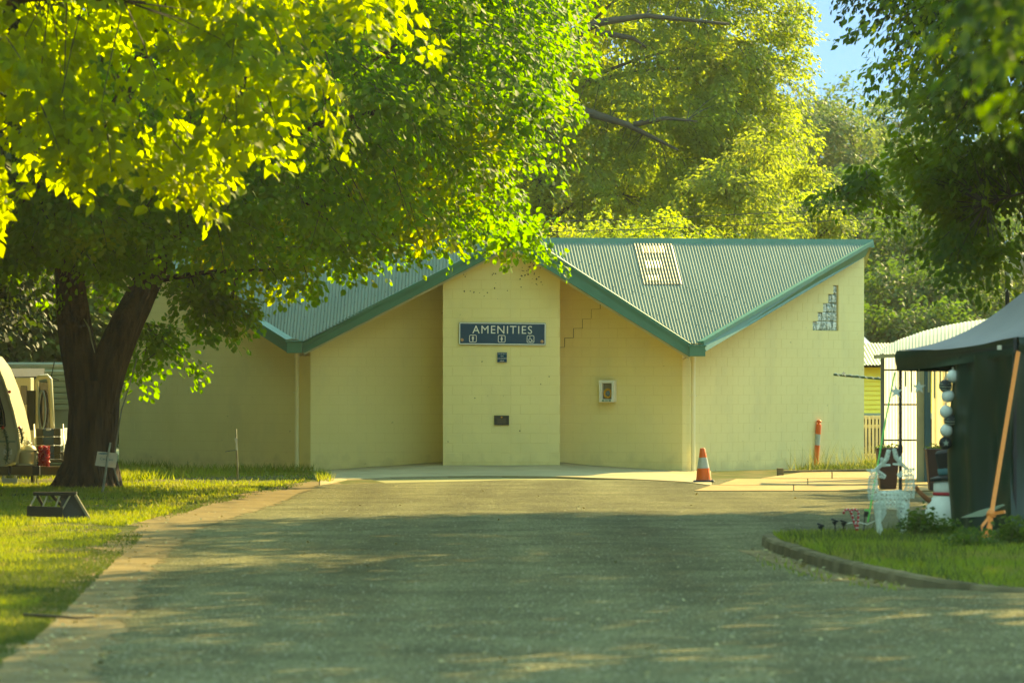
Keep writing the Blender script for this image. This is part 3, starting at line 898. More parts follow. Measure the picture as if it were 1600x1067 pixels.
# left wall
LwL = (CL - WL).length
CLo = Vector((-4.47, 80.62, 0))
LwL = (CLo - WL).length
wL, WLf = wall("left_wall", WL, CLo, lin(LwL, at(185, 372, 85.5).z + 0.0, at(470, 553, 80.6).z + 0.1), lin(LwL, -0.05, -0.05))
m_ = MB(BO); m_.prism([CLo, CL, CL + Vector((0, 0, 2.42)), CLo + Vector((0, 0, 2.42))], (0, 0.3, 0)); m_.build("corner_pier", M["wall"], B)
# back and end walls (close the volume)
m_ = MB(BO)
m_.box(((WL.x + WR.x) / 2, 92.3, 1.4), (WR.x - WL.x, 0.2, 2.9))
m_.build("rear_wall", M["wall"], B)
for e in (WR + Vector((-0.1, 0.13, 0)), WL + Vector((0.1, 0.13, 0))):
    m_ = MB(BO); m_.prism([e, Vector((e.x, 92.2, 0)), Vector((e.x, 92.2, 2.8)), Vector((e.x, e.y, 4.72))], (0.15 if e.x < 0 else -0.15, 0, 0)); m_.build("end_wall", M["wall"], B)
# mould specks under the gable, old fixing holes
rs = random.Random(4)
m_ = MB(BO)
def speck(x, y, r0, d=COLY - 0.0055):
    c = at(x, y, d); n_ = 6
    m_.prism([c + Vector((r0 * rs.uniform(.4, 1.2) * math.cos(6.283 * k / n_), 0, r0 * rs.uniform(.4, 1.3) * math.sin(6.283 * k / n_))) for k in range(n_)], (0, 0.003, 0))
for cx, cy, sx, sy, k in ((832, 410, 9, 8, 26), (818, 428, 10, 6, 14), (838, 436, 6, 12, 14), (775, 402, 8, 5, 10), (726, 427, 3, 5, 6), (785, 455, 30, 8, 8), (770, 428, 4, 2, 4), (745, 456, 8, 2, 4)):
    for _ in range(k): speck(cx + rs.gauss(0, sx) * .7, cy + rs.gauss(0, sy) * .7, rs.uniform(.006, .022))
for x, y in ((858, 588), (845, 600), (753, 565), (812, 673), (742, 622), (700, 690)): speck(x, y, .016)
o = m_.build("mould_specks", M["crack"], wcol2); o["kind"] = "stuff"
# stepped crack in the right alcove wall
dA = (CR - AR).normalized(); noA = Vector((dA.y, -dA.x, 0))
m_ = MB(BO)
ix = u_wall(AR, dA, 966)
for k in range(7):
    zc = at(966, 459.5, 80.4).z
    zk = round(zc / BH) * BH - k * BH
    uk = ix - k * BW / 2
    def cr(u0, z0, u1, z1):
        a, b = AR + dA * u0 + Vector((0, 0, z0)) + noA * 0.008, AR + dA * u1 + Vector((0, 0, z1)) + noA * 0.008
        ww = random.uniform(0.004, 0.010); m_.bar(a, b + (b - a) * random.uniform(-.06, .04), ww, ww, up=noA)
    cr(uk, zk + (BH if k else 0.13), uk, zk)
    cr(uk - BW / 2, zk, uk, zk + 0.004)
m_.build("crack", M["crack"], waR)

# ---- signs on the column
def text_mesh(name, body, size, loc, m, parent, offset=0.0, spacing=1.0, align='CENTER', extrude=0.002, rot=None, xscale=1.0):
    cu = bpy.data.curves.new(name, 'FONT')
    cu.body = body; cu.size = size; cu.align_x = align; cu.align_y = 'CENTER'; cu.extrude = extrude; cu.offset = offset; cu.space_character = spacing
    cu.resolution_u = 3
    t = bpy.data.objects.new(name + "_tmp", cu); col.objects.link(t)
    dg_ = bpy.context.evaluated_depsgraph_get()
    me = bpy.data.meshes.new_from_object(t.evaluated_get(dg_))
    bpy.data.objects.remove(t); bpy.data.curves.remove(cu)
    me.name = name
    o = link(name, me, m, parent)
    me.materials.clear(); me.materials.append(m)
    o.location = loc
    o.rotation_euler = rot or (R(90), 0, 0)
    o.scale = (xscale, 1, 1)
    return o
def rrect(w, h, r_, z=0.0, seg=4):
    pts = []
    for cx, cy, a0 in ((w / 2 - r_, h / 2 - r_, 0), (-w / 2 + r_, h / 2 - r_, 90), (-w / 2 + r_, -h / 2 + r_, 180), (w / 2 - r_, -h / 2 + r_, 270)):
        for i in range(seg + 1):
            t = R(a0 + 90 * i / seg)
            pts.append(Vector((cx + r_ * math.cos(t), z, cy + r_ * math.sin(t))))
    return pts
def ring_frame(mb_, w, h, r_, t, y, dy, c=(0, 0, 0)):
    a, b = rrect(w, h, r_), rrect(w - 2 * t, h - 2 * t, max(0.002, r_ - t))
    n_ = len(a); c = Vector(c)
    pts = [p + c + Vector((0, y, 0)) for p in a] + [p + c + Vector((0, y, 0)) for p in b] + [p + c + Vector((0, y + dy, 0)) for p in a] + [p + c + Vector((0, y + dy, 0)) for p in b]
    fs = []
    for i in range(n_):
        j = (i + 1) % n_
        fs += [(i, j, n_ + j, n_ + i), (2 * n_ + i, 3 * n_ + i, 3 * n_ + j, 2 * n_ + j), (i, 2 * n_ + i, 2 * n_ + j, j), (n_ + i, n_ + j, 3 * n_ + j, 3 * n_ + i)]
    mb_.add(pts, fs)
SD = COLY - 0.03
sp = (at(717, 504, SD) + at(853, 539, SD)) / 2
sw, sh = at(853, 504, SD).x - at(717, 504, SD).x, at(717, 504, SD).z - at(717, 539, SD).z
sg = empty("amenities_sign", sp, 0); sg.rotation_euler = (0, R(0.5), 0)
tag(sg, "long blue AMENITIES sign with white border and three toilet symbols on the pier", "sign")
m_ = MB(); m_.prism(rrect(sw, sh, 0.03), (0, 0.022, 0)); m_.build("sign_board", M["sign_blue"], sg)
m_ = MB(); ring_frame(m_, sw - 0.012, sh - 0.012, 0.026, 0.02, -0.004, 0.005); m_.build("sign_border", M["sign_white"], sg)
text_mesh("lettering", "AMENITIES", 0.235, (0.0, -0.003, 0.075), M["sign_white"], sg, offset=0.0, spacing=1.16, xscale=0.98)
def pictogram(x, kind):
    m_ = MB(); ring_frame(m_, 0.155, 0.155, 0.03, 0.012, -0.004, 0.005, (x, 0, -0.105))
    c = Vector((x, -0.004, -0.105))
    def disc(cx, cz, r_, n_=10): m_.prism([c + Vector((cx + r_ * math.cos(6.283 * i / n_), 0, cz + r_ * math.sin(6.283 * i / n_))) for i in range(n_)], (0, 0.004, 0))
    def poly(ps): m_.prism([c + Vector((a, 0, b)) for a, b in ps], (0, 0.004, 0))
    if kind == 0:
        disc(0, 0.043, 0.011); poly([(-.022, .03), (.022, .03), (.022, -.005), (.012, -.008), (.012, -.052), (-.012, -.052), (-.012, -.008), (-.022, -.005)])
    elif kind == 1:
        disc(0, 0.043, 0.011); poly([(-.012, .03), (.012, .03), (.024, -.02), (.009, -.02), (.009, -.052), (-.009, -.052), (-.009, -.02), (-.024, -.02)])
    else:
        disc(-0.012, 0.043, 0.010); poly([(-.018, .03), (-.006, .03), (-.004, .008), (.018, .008), (.018, -.002), (-.006, -.002), (-.018, .002)])
        pts = [(-0.002 + 0.036 * math.cos(R(a)), -0.02 + 0.034 * math.sin(R(a))) for a in range(120, 371, 25)]
        for p, q_ in zip(pts[:-1], pts[1:]): m_.bar(c + Vector((p[0], 0, p[1])), c + Vector((q_[0], 0, q_[1])), 0.011, 0.006, up=(0, 1, 0))
        m_.bar(c + Vector((.016, 0, .0)), c + Vector((.03, 0, -.04)), 0.011, 0.006, up=(0, 1, 0)); m_.bar(c + Vector((.028, 0, -.04)), c + Vector((.046, 0, -.034)), 0.01, 0.006, up=(0, 1, 0))
    m_.build("pictogram", M["sign_white"], sg)
for i, x in enumerate((739, 784, 829)): pictogram(at(x, 520, SD).x - sp.x, i)
for x, y in ((722, 531.5), (847, 533)):
    p = at(x, y, SD) - sp
    m_ = MB(); m_.lathe([(0.033, 0), (0.033, 0.006), (0.02, 0.012), (0.001, 0.014)], (p.x, -0.002, p.z), 12, Matrix.Rotation(R(90), 3, 'X')); m_.build("bolt", M["rust"], sg, smooth=True)
c2 = (at(777, 550.5, SD) + at(792, 566, SD)) / 2
s2 = empty("no_smoking_sign", c2)
tag(s2, "small square blue no smoking notice below the long blue sign", "sign")
m_ = MB(); m_.box((0, 0.012, 0), (0.2, 0.02, 0.205)); m_.build("sign_board", M["sign_blue"], s2)
for i, (tx, sz) in enumerate((("THIS FACILITY", 0.030), ("IS A", 0.036), ("NON SMOKING", 0.031), ("AREA", 0.036))):
    text_mesh("lettering", tx, sz, (0, -0.001, 0.075 - i * 0.05), M["sign_white"], s2, extrude=0.001)
c3 = (at(772, 649, SD) + at(795.5, 664, SD)) / 2
s3 = empty("plaque", c3); tag(s3, "dark bronze plaque low on the cream pier", "plaque")
m_ = MB(); m_.box((0, 0.012, 0), (0.31, 0.025, 0.2)); m_.build("plate", M["plaque"], s3, bevel=0.003)
m_ = MB(); m_.lathe([(0.02, 0), (0.018, 0.004), (0.002, 0.008)], (0, 0, 0.065), 10, Matrix.Rotation(R(90), 3, 'X')); m_.build("crest", M["hosering"], s3)
m_ = MB()
for i in range(5): m_.box((0, -0.002, 0.03 - i * 0.022), (0.2 - 0.03 * (i % 2), 0.003, 0.006))
oo = m_.build("relief_lines", M["timber"], s3); oo["kind"] = "stuff"
# cabinet on the alcove wall
ud = u_wall(AR, dA, 952); pc = AR + dA * ud; 
pc = Vector((pc.x, pc.y, at(952, 611, pc.y).z)) + noA * 0.11
cab = empty("wall_cabinet", pc, math.atan2(dA.y, dA.x)); tag(cab, "white glass fronted wall cabinet holding an orange ring beside the pier", "cabinet")
cw, ch_ = 0.34, 0.455
m_ = MB(); m_.box((0, 0.075, 0), (cw, 0.03, ch_)); 
for sx in (-1, 1): m_.box((sx * (cw / 2 - 0.03), 0, 0), (0.06, 0.12, ch_))
m_.box((0, 0, ch_ / 2 - 0.03), (cw - 0.12, 0.12, 0.06)); m_.box((0, 0, -ch_ / 2 + 0.03), (cw - 0.12, 0.12, 0.06)); m_.build("cabinet_case", M["white"], cab, bevel=0.006)
m_ = MB(); m_.box((0, 0.055, 0), (cw - 0.12, 0.008, ch_ - 0.12)); m_.build("back_panel", M["boxback"], cab)
m_ = MB()
ring = [Vector((0.077 * math.cos(t), 0.02, -0.05 + 0.085 * math.sin(t))) for t in np.linspace(0, 2 * math.pi, 25)]
m_.tube(ring, 0.026, 8, cap=False); m_.build("orange_ring", M["hosering"], cab, smooth=True)
m_ = MB(); m_.lathe([(0.056, 0), (0.05, 0.02), (0.02, 0.03), (0.001, 0.032)], (0, 0.03, -0.05), 16, Matrix.Rotation(R(90), 3, 'X')); m_.build("dial", M["dial"], cab, smooth=True)
m_ = MB()
for x in (-0.075, 0.075): m_.box((x, -0.062, -ch_ / 2 + 0.03), (0.05, 0.004, 0.03))
m_.box((0, -0.062, -ch_ / 2 + 0.03), (0.08, 0.004, 0.02)); m_.build("label_strip", M["teallabel"], cab)

# ---------------------------------------------------------------- vegetation tools
def norm(a): return a / np.maximum(np.linalg.norm(a, axis=-1, keepdims=True), 1e-9)

ROUND = np.array([(0, 0, 0), (0.30, 0.22, 0.05), (0.36, 0.58, 0.06), (0, 1.0, -0.04), (-0.36, 0.58, 0.06), (-0.30, 0.22, 0.05)])
POINT = np.array([(0, 0, 0), (0.20, 0.20, 0.03), (0.27, 0.48, 0.05), (0, 1.0, -0.08), (-0.27, 0.48, 0.05), (-0.20, 0.20, 0.03)])
LEAF_Q6 = np.array([(0, 1, 2, 3), (0, 3, 4, 5)])
HEART = np.array([(0, 0.06, 0), (0.26, -0.02, 0.04), (0.40, 0.34, 0.07), (0.20, 0.72, 0.02), (0, 1.08, -0.10), (-0.20, 0.72, 0.02), (-0.40, 0.34, 0.07), (-0.26, -0.02, 0.04), (0, 0.48, -0.01)])
LEAF_Q9 = np.array([(0, 1, 2, 8), (8, 2, 3, 4), (8, 4, 5, 6), (0, 8, 6, 7)])
def leaf_faces(T): return LEAF_Q9 if len(T) == 9 else LEAF_Q6

def leaf_frames(C, out, rad, m, droop=0.35, curl=0.5, flat=0.14, r=rng):
    """positions and axes of m leaves on each spray"""
    n_ = len(C)
    z = np.array([0, 0, 1.0])
    o = norm(out * np.array([1, 1, 0.5]) + r.normal(0, 0.35, (n_, 3)))
    u = norm(o + z * (-droop + r.normal(0, 0.18, (n_, 1))))
    v = norm(np.cross(np.broadcast_to(z, u.shape), u))
    w = np.cross(u, v)
    w[w[:, 2] < 0] *= -1
    a = r.uniform(-1, 1, (n_, m)); b = r.uniform(-1, 1, (n_, m)) * (1 - 0.35 * np.abs(a)); c = r.normal(0, flat, (n_, m))
    Rr = rad[:, None]
    pos = C[:, None, :] + (a * Rr)[..., None] * u[:, None, :] + (b * Rr * 0.75)[..., None] * v[:, None, :] + (c * Rr)[..., None] * w[:, None, :]
    pos[..., 2] -= 0.22 * Rr * np.clip(a, 0, 1) ** 2 + 0.15 * Rr * b ** 2
    d = norm(0.55 * u[:, None, :] + (np.sign(b) * 0.75)[..., None] * v[:, None, :] + np.array([0, 0, -curl]) + r.normal(0, 0.33, (n_, m, 3)))
    nn = w[:, None, :] + r.normal(0, 0.45, (n_, m, 3))
    x = norm(np.cross(d, nn)); nn = np.cross(x, d)
    return pos.reshape(-1, 3), x.reshape(-1, 3), d.reshape(-1, 3), nn.reshape(-1, 3), u

def leaf_verts(pos, x, d, nn, size, T):
    s_ = size[:, None, None]
    V = pos[:, None, :] + s_ * (T[None, :, 0:1] * x[:, None, :] + T[None, :, 1:2] * d[:, None, :] + T[None, :, 2:3] * nn[:, None, :])
    n_ = len(pos)
    q = (leaf_faces(T)[None] + (np.arange(n_) * len(T))[:, None, None]).reshape(-1, 4)
    return V.reshape(-1, 3), q

def super_pts(n_, c, rad, p, shell=0.45, zmin=-1.0, r=rng):
    """points in the outer part of a superellipsoid"""
    d = norm(r.normal(0, 1, (n_ * 2, 3)))
    k = (np.abs(d) ** p).sum(1) ** (-1 / p)
    s_ = (shell ** 3 + (1 - shell ** 3) * r.uniform(0, 1, n_ * 2)) ** (1 / 3)
    q = d * k[:, None] * s_[:, None]
    q = q[q[:, 2] > zmin][:n_]
    return np.array(c) + q * np.array(rad), norm(q / np.array(rad))

def proj(P):
    return 800 + P[:, 0] / P[:, 1] * F, 600 - (P[:, 2] - H) / P[:, 1] * F

def in_view(P, mx=120, my=120):
    x, y = proj(P)
    return (x > -mx) & (x < 1600 + mx) & (y > -my) & (y < 1067 + my)

def bumpy(P, c, amp, freq, seed):
    """uneven outline: keep sprays where a cheap 3-D sine noise is high"""
    r = np.random.default_rng(seed)
    val = np.zeros(len(P))
    for _ in range(6):
        k = r.normal(0, freq, 3); ph = r.uniform(0, 6.28)
        val += np.sin(P @ k + ph)
    return val / 6 ** 0.5 > -amp

def curve_pts(a, b, sag=0.0, n_=6, side=None):
    a, b = Vector(a), Vector(b)
    out = []
    for i in range(n_ + 1):
        t = i / n_
        p = a.lerp(b, t)
        p.z += sag * math.sin(math.pi * t)
        if side is not None: p += side * math.sin(math.pi * t * 1.5)
        out.append(p)
    return out

def make_tree(name, label, base, trunk_paths, crowns, leafm, leaf_size, T, m=70, spray_r=0.6, barkm=None, cat="tree", group=None, singles=0,
              droop=0.35, limbs=14, limb_from=None, extra=None, gap=0.55, freq=0.9, far_lod=True, seed=1, limb_r=0.09, cut=None, flat=0.14, hand_limbs=()):
    """tree > trunk, limb (each), twigs, crown (mass), leaf (the largest single leaves)"""
    r = np.random.default_rng(seed); rnd = random.Random(seed)
    barkm = barkm or M["bark"]
    base = Vector(base)
    root = empty(name, base); tag(root, label, cat, group)
    tr = MB(base)
    for path_, rad_ in trunk_paths:
        ph = [rnd.uniform(0, 6.28) for _ in range(4)]
        def nz(t, s_, p, ph=ph): return 1 + 0.05 * math.sin(7 * t + ph[0] + s_ * 2) + 0.03 * math.sin(13 * t + ph[1] - s_ * 3) - 0.035 * abs(math.sin(11.5 * t + ph[3] + 3 * s_ + 0.6 * math.sin(25 * s_ + 3 * t))) - 0.025 * abs(math.sin(19 * t + ph[1] + 2 * math.sin(9 * s_ + ph[0]))) + 0.05 * math.sin(3 * t + ph[2] + 4 * s_)
        # resample
        P = [Vector(p) for p in path_]; pp, rr = [], []
        for i in range(len(P) - 1):
            for k in range(9):
                t = k / 9
                p0, p1, p2, p3 = P[max(i - 1, 0)], P[i], P[i + 1], P[min(i + 2, len(P) - 1)]
                q = 0.5 * ((2 * p1) + (p2 - p0) * t + (2 * p0 - 5 * p1 + 4 * p2 - p3) * t * t + (3 * p1 - p0 - 3 * p2 + p3) * t ** 3)
                pp.append(q); rr.append(rad_[i] + (rad_[i + 1] - rad_[i]) * t)
        pp.append(P[-1]); rr.append(rad_[-1])
        tr.tube(pp, rr, 110 if rad_[0] > 0.3 else 40, noise=nz)
    tr.build("trunk", barkm, root, smooth=True, fix=False)
    C_all, O_all = [], []
    for (n_, c, rad, p, shell, zmin) in crowns:
        C, O = super_pts(n_, c, rad, p, shell, zmin, r)
        keep = bumpy(C, c, gap, freq, seed + 5)
        C, O = C[keep], O[keep]
        C_all.append(C); O_all.append(O)
    if extra is not None:
        for (c, rad, n_) in extra:
            C, O = super_pts(n_, c, rad, 2, 0.1, -1, r); C_all.append(C); O_all.append(O)
    C = np.concatenate(C_all); O = np.concatenate(O_all)
    if cut is not None:
        k = cut(C); C, O = C[k], O[k]
    vis = in_view(C) if far_lod else np.ones(len(C), bool)
    # limbs
    starts = [Vector(p) for p in (limb_from or [trunk_paths[0][0][-1]])]
    limb_pts = []
    paths = [([Vector(p) for p in hp], hr) for hp, hr in hand_limbs]
    ctr = np.array(crowns[0][1])
    for i in range(limbs):
        k = rnd.randrange(len(C))
        tgt = Vector(C[k] * 0.82 + ctr * 0.18)
        st = min(starts, key=lambda s_: (s_ - tgt).length + rnd.uniform(0, 2))
        paths.append((curve_pts(st, tgt, rnd.uniform(0.1, 0.6), 6, Vector((rnd.uniform(-.35, .35), rnd.uniform(-.35, .35), 0))), limb_r * rnd.uniform(0.7, 1.2)))
    for pp, lr in paths:
        mm = MB(base); k = len(pp)
        mm.tube(pp, [lr * (1 - 0.75 * j / (k - 1)) for j in range(k)], 7)
        mm.build("limb", barkm, root, smooth=True, fix=False)
        for a_, b_ in zip(pp[:-1], pp[1:]):
            for t in (0, .33, .66): limb_pts.append(a_.lerp(b_, t))
    # crown
    size0 = leaf_size
    VV, QQ, off = [], [], 0
    tw = MB(base)
    for mask, mm_, sc in ((vis, m, 1.0), (~vis, max(6, m // 7), 2.5)):
        if mask.sum() == 0: continue
        Cs, Os = C[mask], O[mask]
        rad = spray_r * r.uniform(0.65, 1.25, len(Cs))
        pos, x, d, nn, u = leaf_frames(Cs, Os, rad, mm_, droop=droop, r=r, flat=flat)
        size = size0 * sc * r.uniform(0.6, 1.2, len(pos))
        V, q = leaf_verts(pos, x, d, nn, size, T)
        VV.append(V); QQ.append(q + off); off += len(V)
        if sc == 1.0:
            LP = np.array([tuple(p) for p in limb_pts]) if limb_pts else None
            for i in range(len(Cs)):
                c = Vector(Cs[i]); uu = Vector(u[i])
                a_ = c - uu * rad[i] * 0.9; b_ = c + uu * rad[i] * 0.8 + Vector((0, 0, -0.1 * rad[i]))
                pth = [a_, c, b_]
                if LP is not None:
                    dd = ((LP - Cs[i]) ** 2).sum(1); j = dd.argmin()
                    if dd[j] < (spray_r * 2.6) ** 2:
                        l_ = Vector(LP[j]); pth = [l_, l_.lerp(c, 0.55) + Vector((0, 0, 0.1 * spray_r)), c, b_]
                k = len(pth)
                tw.tube(pth, [0.013 * spray_r / 0.6 * (1 - 0.8 * j / (k - 1)) for j in range(k)], 3, cap=False)
    V = np.concatenate(VV) - np.array(tuple(base)); Q = np.concatenate(QQ)
    o = mesh_np("crown", V, Q, leafm, root); o["kind"] = "stuff"
    if tw.v:
        o = tw.build("twigs", M["twig"] if barkm is M["bark"] else barkm, root, fix=False); o["kind"] = "stuff"
    if singles and (vis & in_view(C, 0, 0)).any():
        Cv, Ov = C[vis], O[vis]
        inn = in_view(Cv, 0, 0); Cv, Ov = Cv[inn], Ov[inn]
        # the sprays nearest the camera show their leaves largest
        order = np.argsort(Cv[:, 1] - 0.4 * (Cv[:, 2]))[: max(8, singles // 6)]
        k = max(1, singles // len(order))
        pos, x, d, nn, u = leaf_frames(Cv[order], Ov[order], np.full(len(order), spray_r * 1.05), k, droop=droop, r=r, flat=flat)
        me = None
        for i in range(min(singles, len(pos))):
            s_ = size0 * r.uniform(0.95, 1.3)
            mtx = Matrix(((x[i][0], d[i][0], nn[i][0], 0), (x[i][1], d[i][1], nn[i][1], 0), (x[i][2], d[i][2], nn[i][2], 0), (0, 0, 0, 1)))
            if me is None:
                o = mesh_np("leaf", T, leaf_faces(T), leafm, root); me = o.data
            else:
                o = link("leaf", me, None, root)
            o.matrix_local = Matrix.Translation(Vector(pos[i]) - base) @ mtx @ Matrix.Scale(s_, 4)
    return root

# ---------------------------------------------------------------- trees
# big linden with the forked trunk
td = 68.0
tb = gnd(137, 762, 0)
tb = Vector(((137 - 800) / F * td, td, 0))
P_ = lambda x, y, d=td: at(x, y, d)
make_tree("linden_tree", "huge linden with thick forked brown trunk standing before the left wall", tb,
    [([P_(136, 775), P_(137, 755), P_(140, 730), P_(143, 690), P_(146, 640), P_(148, 595)], [0.74, 0.56, 0.47, 0.44, 0.44, 0.42]),
     ([P_(138, 645), P_(127, 572), P_(117, 510), P_(110, 440, 67.5), P_(106, 360, 67)], [0.34, 0.33, 0.31, 0.27, 0.22]),
     ([P_(152, 640), P_(170, 575), P_(197, 507), P_(229, 440, 68.5), P_(262, 370, 69), P_(300, 290, 69)], [0.36, 0.32, 0.29, 0.25, 0.20, 0.15]),
     ([P_(100, 775), P_(112, 745), P_(122, 715)], [0.22, 0.26, 0.2]), ([P_(176, 772), P_(166, 742), P_(158, 705)], [0.20, 0.25, 0.2])],
    [(3600, (-6.9, 67.5, 10.35), (8.05, 8.0, 6.6), 3.6, 0.72, -1.0), (900, (-6.5, 67.5, 9.4), (7.5, 7.5, 5.2), 3, 0.3, -1)],
    L_MAIN, 0.13, ROUND, m=88, spray_r=0.62, singles=300, limbs=26, limb_from=[P_(106, 360, 67), P_(262, 370, 69), P_(228, 440, 68.5)], seed=3, freq=1.15,
    extra=[(at(325, 470, 69), (0.55, 0.7, 0.4), 22), (at(240, 540, 70), (0.45, 0.5, 0.5), 9), (at(815, 368, 73), (0.45, .8, .2), 9)],
    gap=0.62, hand_limbs=[([P_(262, 370, 69), P_(400, 330, 69), P_(560, 300, 70), P_(720, 300, 71)], 0.13), ([P_(300, 290, 69), P_(480, 200, 68), P_(700, 150, 68)], 0.12), ([P_(228, 440, 68.5), P_(330, 425, 69), P_(460, 420, 69)], 0.07)])
# brighter, nearer tree at the upper left
nd = 42.0
nb_ = Vector((-8.6, nd + 1, 0))
make_tree("lime_tree", "bright yellow green tree with backlit leaves hanging closest above the dirt strip", nb_,
    [([nb_ + Vector((0, 0, -.1)), nb_ + Vector((0, 0, 1.5)), nb_ + Vector((.1, 0, 3.2)), nb_ + Vector((.4, 0, 5.2))], [0.45, 0.33, 0.3, 0.2])],
    [(1500, (-7.0, nd, 7.62), (6.0, 2.3, 4.1), 2.9, 0.55, -1)],
    L_NEAR, 0.128, HEART, m=66, spray_r=0.48, singles=300, limbs=22, limb_from=[nb_ + Vector((.1, 0, 3.2)), nb_ + Vector((.4, 0, 5.2))], seed=8, gap=0.42, freq=1.3, limb_r=0.07, droop=0.45)
# tall tree behind the ridge
md = 112.0
mbp = Vector((0.6, md, 0))
make_tree("elm_tree", "tall hazy yellow green tree with long bare limbs rising behind the roof ridge", mbp,
    [([mbp, mbp + Vector((0, 0, 4)), mbp + Vector((.3, 0, 8)), mbp + Vector((.2, 0, 12))], [0.5, 0.4, 0.3, 0.2])],
    [(4600, (0.9, md, 10.6), (7.6, 5.0, 8.6), 2.6, 0.6, -0.75)],
    L_MID, 0.13, POINT, m=100, spray_r=0.62, limbs=20, limb_from=[mbp + Vector((0, 0, 6)), mbp + Vector((.2, 0, 10))], seed=15, gap=0.8, freq=0.8, barkm=M["greybark"],
    hand_limbs=[([at(870, 60, 107), at(940, 35, 107), at(1010, 25, 107), at(1140, 38, 107)], 0.15), ([at(900, 170, 107), at(980, 195, 107), at(1060, 235, 107)], 0.14), ([at(990, 195, 107), at(1040, 185, 107), at(1090, 190, 107)], 0.09), ([at(930, 50, 107), at(990, 60, 107), at(1010, 75, 107)], 0.1)])
# golden lower tree to its right
gb = Vector((6.6, 105, 0))
make_tree("golden_elm", "golden yellow tree glowing just above the right end of the ridge", gb,
    [([gb, gb + Vector((0, 0, 3)), gb + Vector((0, 0, 5.5))], [0.2, 0.16, 0.1])],
    [(460, (5.9, 105, 4.7), (3.0, 2.5, 2.5), 2.0, 0.4, -1), (70, at(1205, 235, 105), (1.0, 1.2, 0.7), 2, .2, -1), (60, at(1245, 200, 105), (0.6, 1, .45), 2, .2, -1), (60, at(1262, 285, 105), (0.8, 1, .5), 2, .2, -1), (60, at(1285, 345, 105), (0.7, 1, .5), 2, .2, -1), (70, at(1130, 290, 104), (1.2, 1, .6), 2, .2, -1)],
    L_GOLD, 0.13, POINT, m=52, spray_r=0.5, limbs=10, limb_from=[gb + Vector((0, 0, 3.5))], seed=21, gap=0.15, freq=1.5, barkm=M["greybark"])
sb_ = Vector((2.6, 99, 0))
make_tree("small_elm", "lower light green tree whose top just clears the middle of the ridge", sb_,
    [([sb_, sb_ + Vector((0, 0, 2.5)), sb_ + Vector((0, 0, 4.5))], [0.16, 0.12, 0.08])],
    [(330, (2.6, 99, 4.8), (3.2, 2.2, 1.35), 2.4, 0.4, -1)],
    L_MID, 0.13, POINT, m=46, spray_r=0.5, limbs=8, limb_from=[sb_ + Vector((0, 0, 3))], seed=22, gap=0.6, barkm=M["greybark"])
# maple on the right
fd = 57.0
fb = Vector((10.4, fd + 1, 0))
make_tree("maple_tree", "dark green maple with drooping pointed leaves hanging over the black gazebo", fb,
    [([fb + Vector((0, 0, -.1)), fb + Vector((0, 0, 1.5)), fb + Vector((-.1, 0, 3.4)), fb + Vector((-.4, 0, 6))], [0.4, 0.3, 0.26, 0.15])],
    [(1250, (9.3, fd, 7.5), (4.35, 4.2, 3.35), 2.4, 0.6, -1), (120, at(1560, 300, fd), (1.1, 1.2, .75), 2, .3, -1)],
    L_MAPLE, 0.135, POINT, m=56, spray_r=0.5, singles=300, limbs=22, limb_from=[fb + Vector((-.1, 0, 3.4)), fb + Vector((-.3, 0, 5))], seed=31, gap=0.42, freq=1.4, droop=0.55, limb_r=0.06,
    extra=[(at(1490, 385, fd - 1), (.35, .5, .2), 8), (at(1560, 395, fd - 1), (.3, .4, .18), 6), (at(1345, 300, fd), (.5, .5, .35), 9), (at(1430, 265, fd), (.4, .5, .4), 10)])
# blurred branch of a tree close to the camera on the right
cb = Vector((4.4, 18.5, 0))
make_tree("street_tree", "dark tree closest of all whose blurred leaves fill the top corner over the gazebo", cb,
    [([cb + Vector((0, 0, -.1)), cb + Vector((0, 0, 1.6)), cb + Vector((-.1, 0, 3.2)), cb + Vector((-.2, 0, 4.4))], [0.2, 0.15, 0.12, 0.07])],
    [(270, (3.42, 18.5, 4.05), (1.5, 1.5, 1.15), 2.2, 0.3, -1)],
    L_NEARDARK, 0.085, POINT, m=30, spray_r=0.30, singles=90, limbs=9, limb_from=[cb + Vector((-.1, 0, 3.2))], seed=37, gap=0.3, freq=2.2, limb_r=0.02)
# far trees
for i, (x, y, d, rx, rz, lab) in enumerate(((1262, 265, 172, 3.4, 3.2, "hazy dark gum tree just past the golden tree, lowest of the far three"),
                                      (1345, 258, 180, 4.2, 3.8, "flat crowned hazy gum tree under the gap of sky, middle of three"),
                                      (1470, 258, 186, 4.6, 4.0, "hazy dark gum tree far behind the maple, last of the far three"))):
    c = at(x, y, d); b_ = Vector((c.x, d, 0))
    make_tree("gum_tree", lab, b_, [([b_, b_ + Vector((.1, 0, c.z * .4)), b_ + Vector((-.2, 0, c.z * .75)), Vector(c)], [0.3, 0.22, 0.18, 0.1])],
        [(420, tuple(c), (rx, rx, rz), 2.4, 0.5, -0.8), (200, (c.x + .8, d, c.z - rz * 1.35), (rx * 1.1, rx, rz * .8), 2.2, .4, -1)], L_DARK, 0.24, POINT, m=40, spray_r=0.85, limbs=9, limb_from=[b_ + Vector((0, 0, c.z * .5))], seed=50 + i, gap=0.5, barkm=M["greybark"], group="far gum trees", limb_r=0.12)
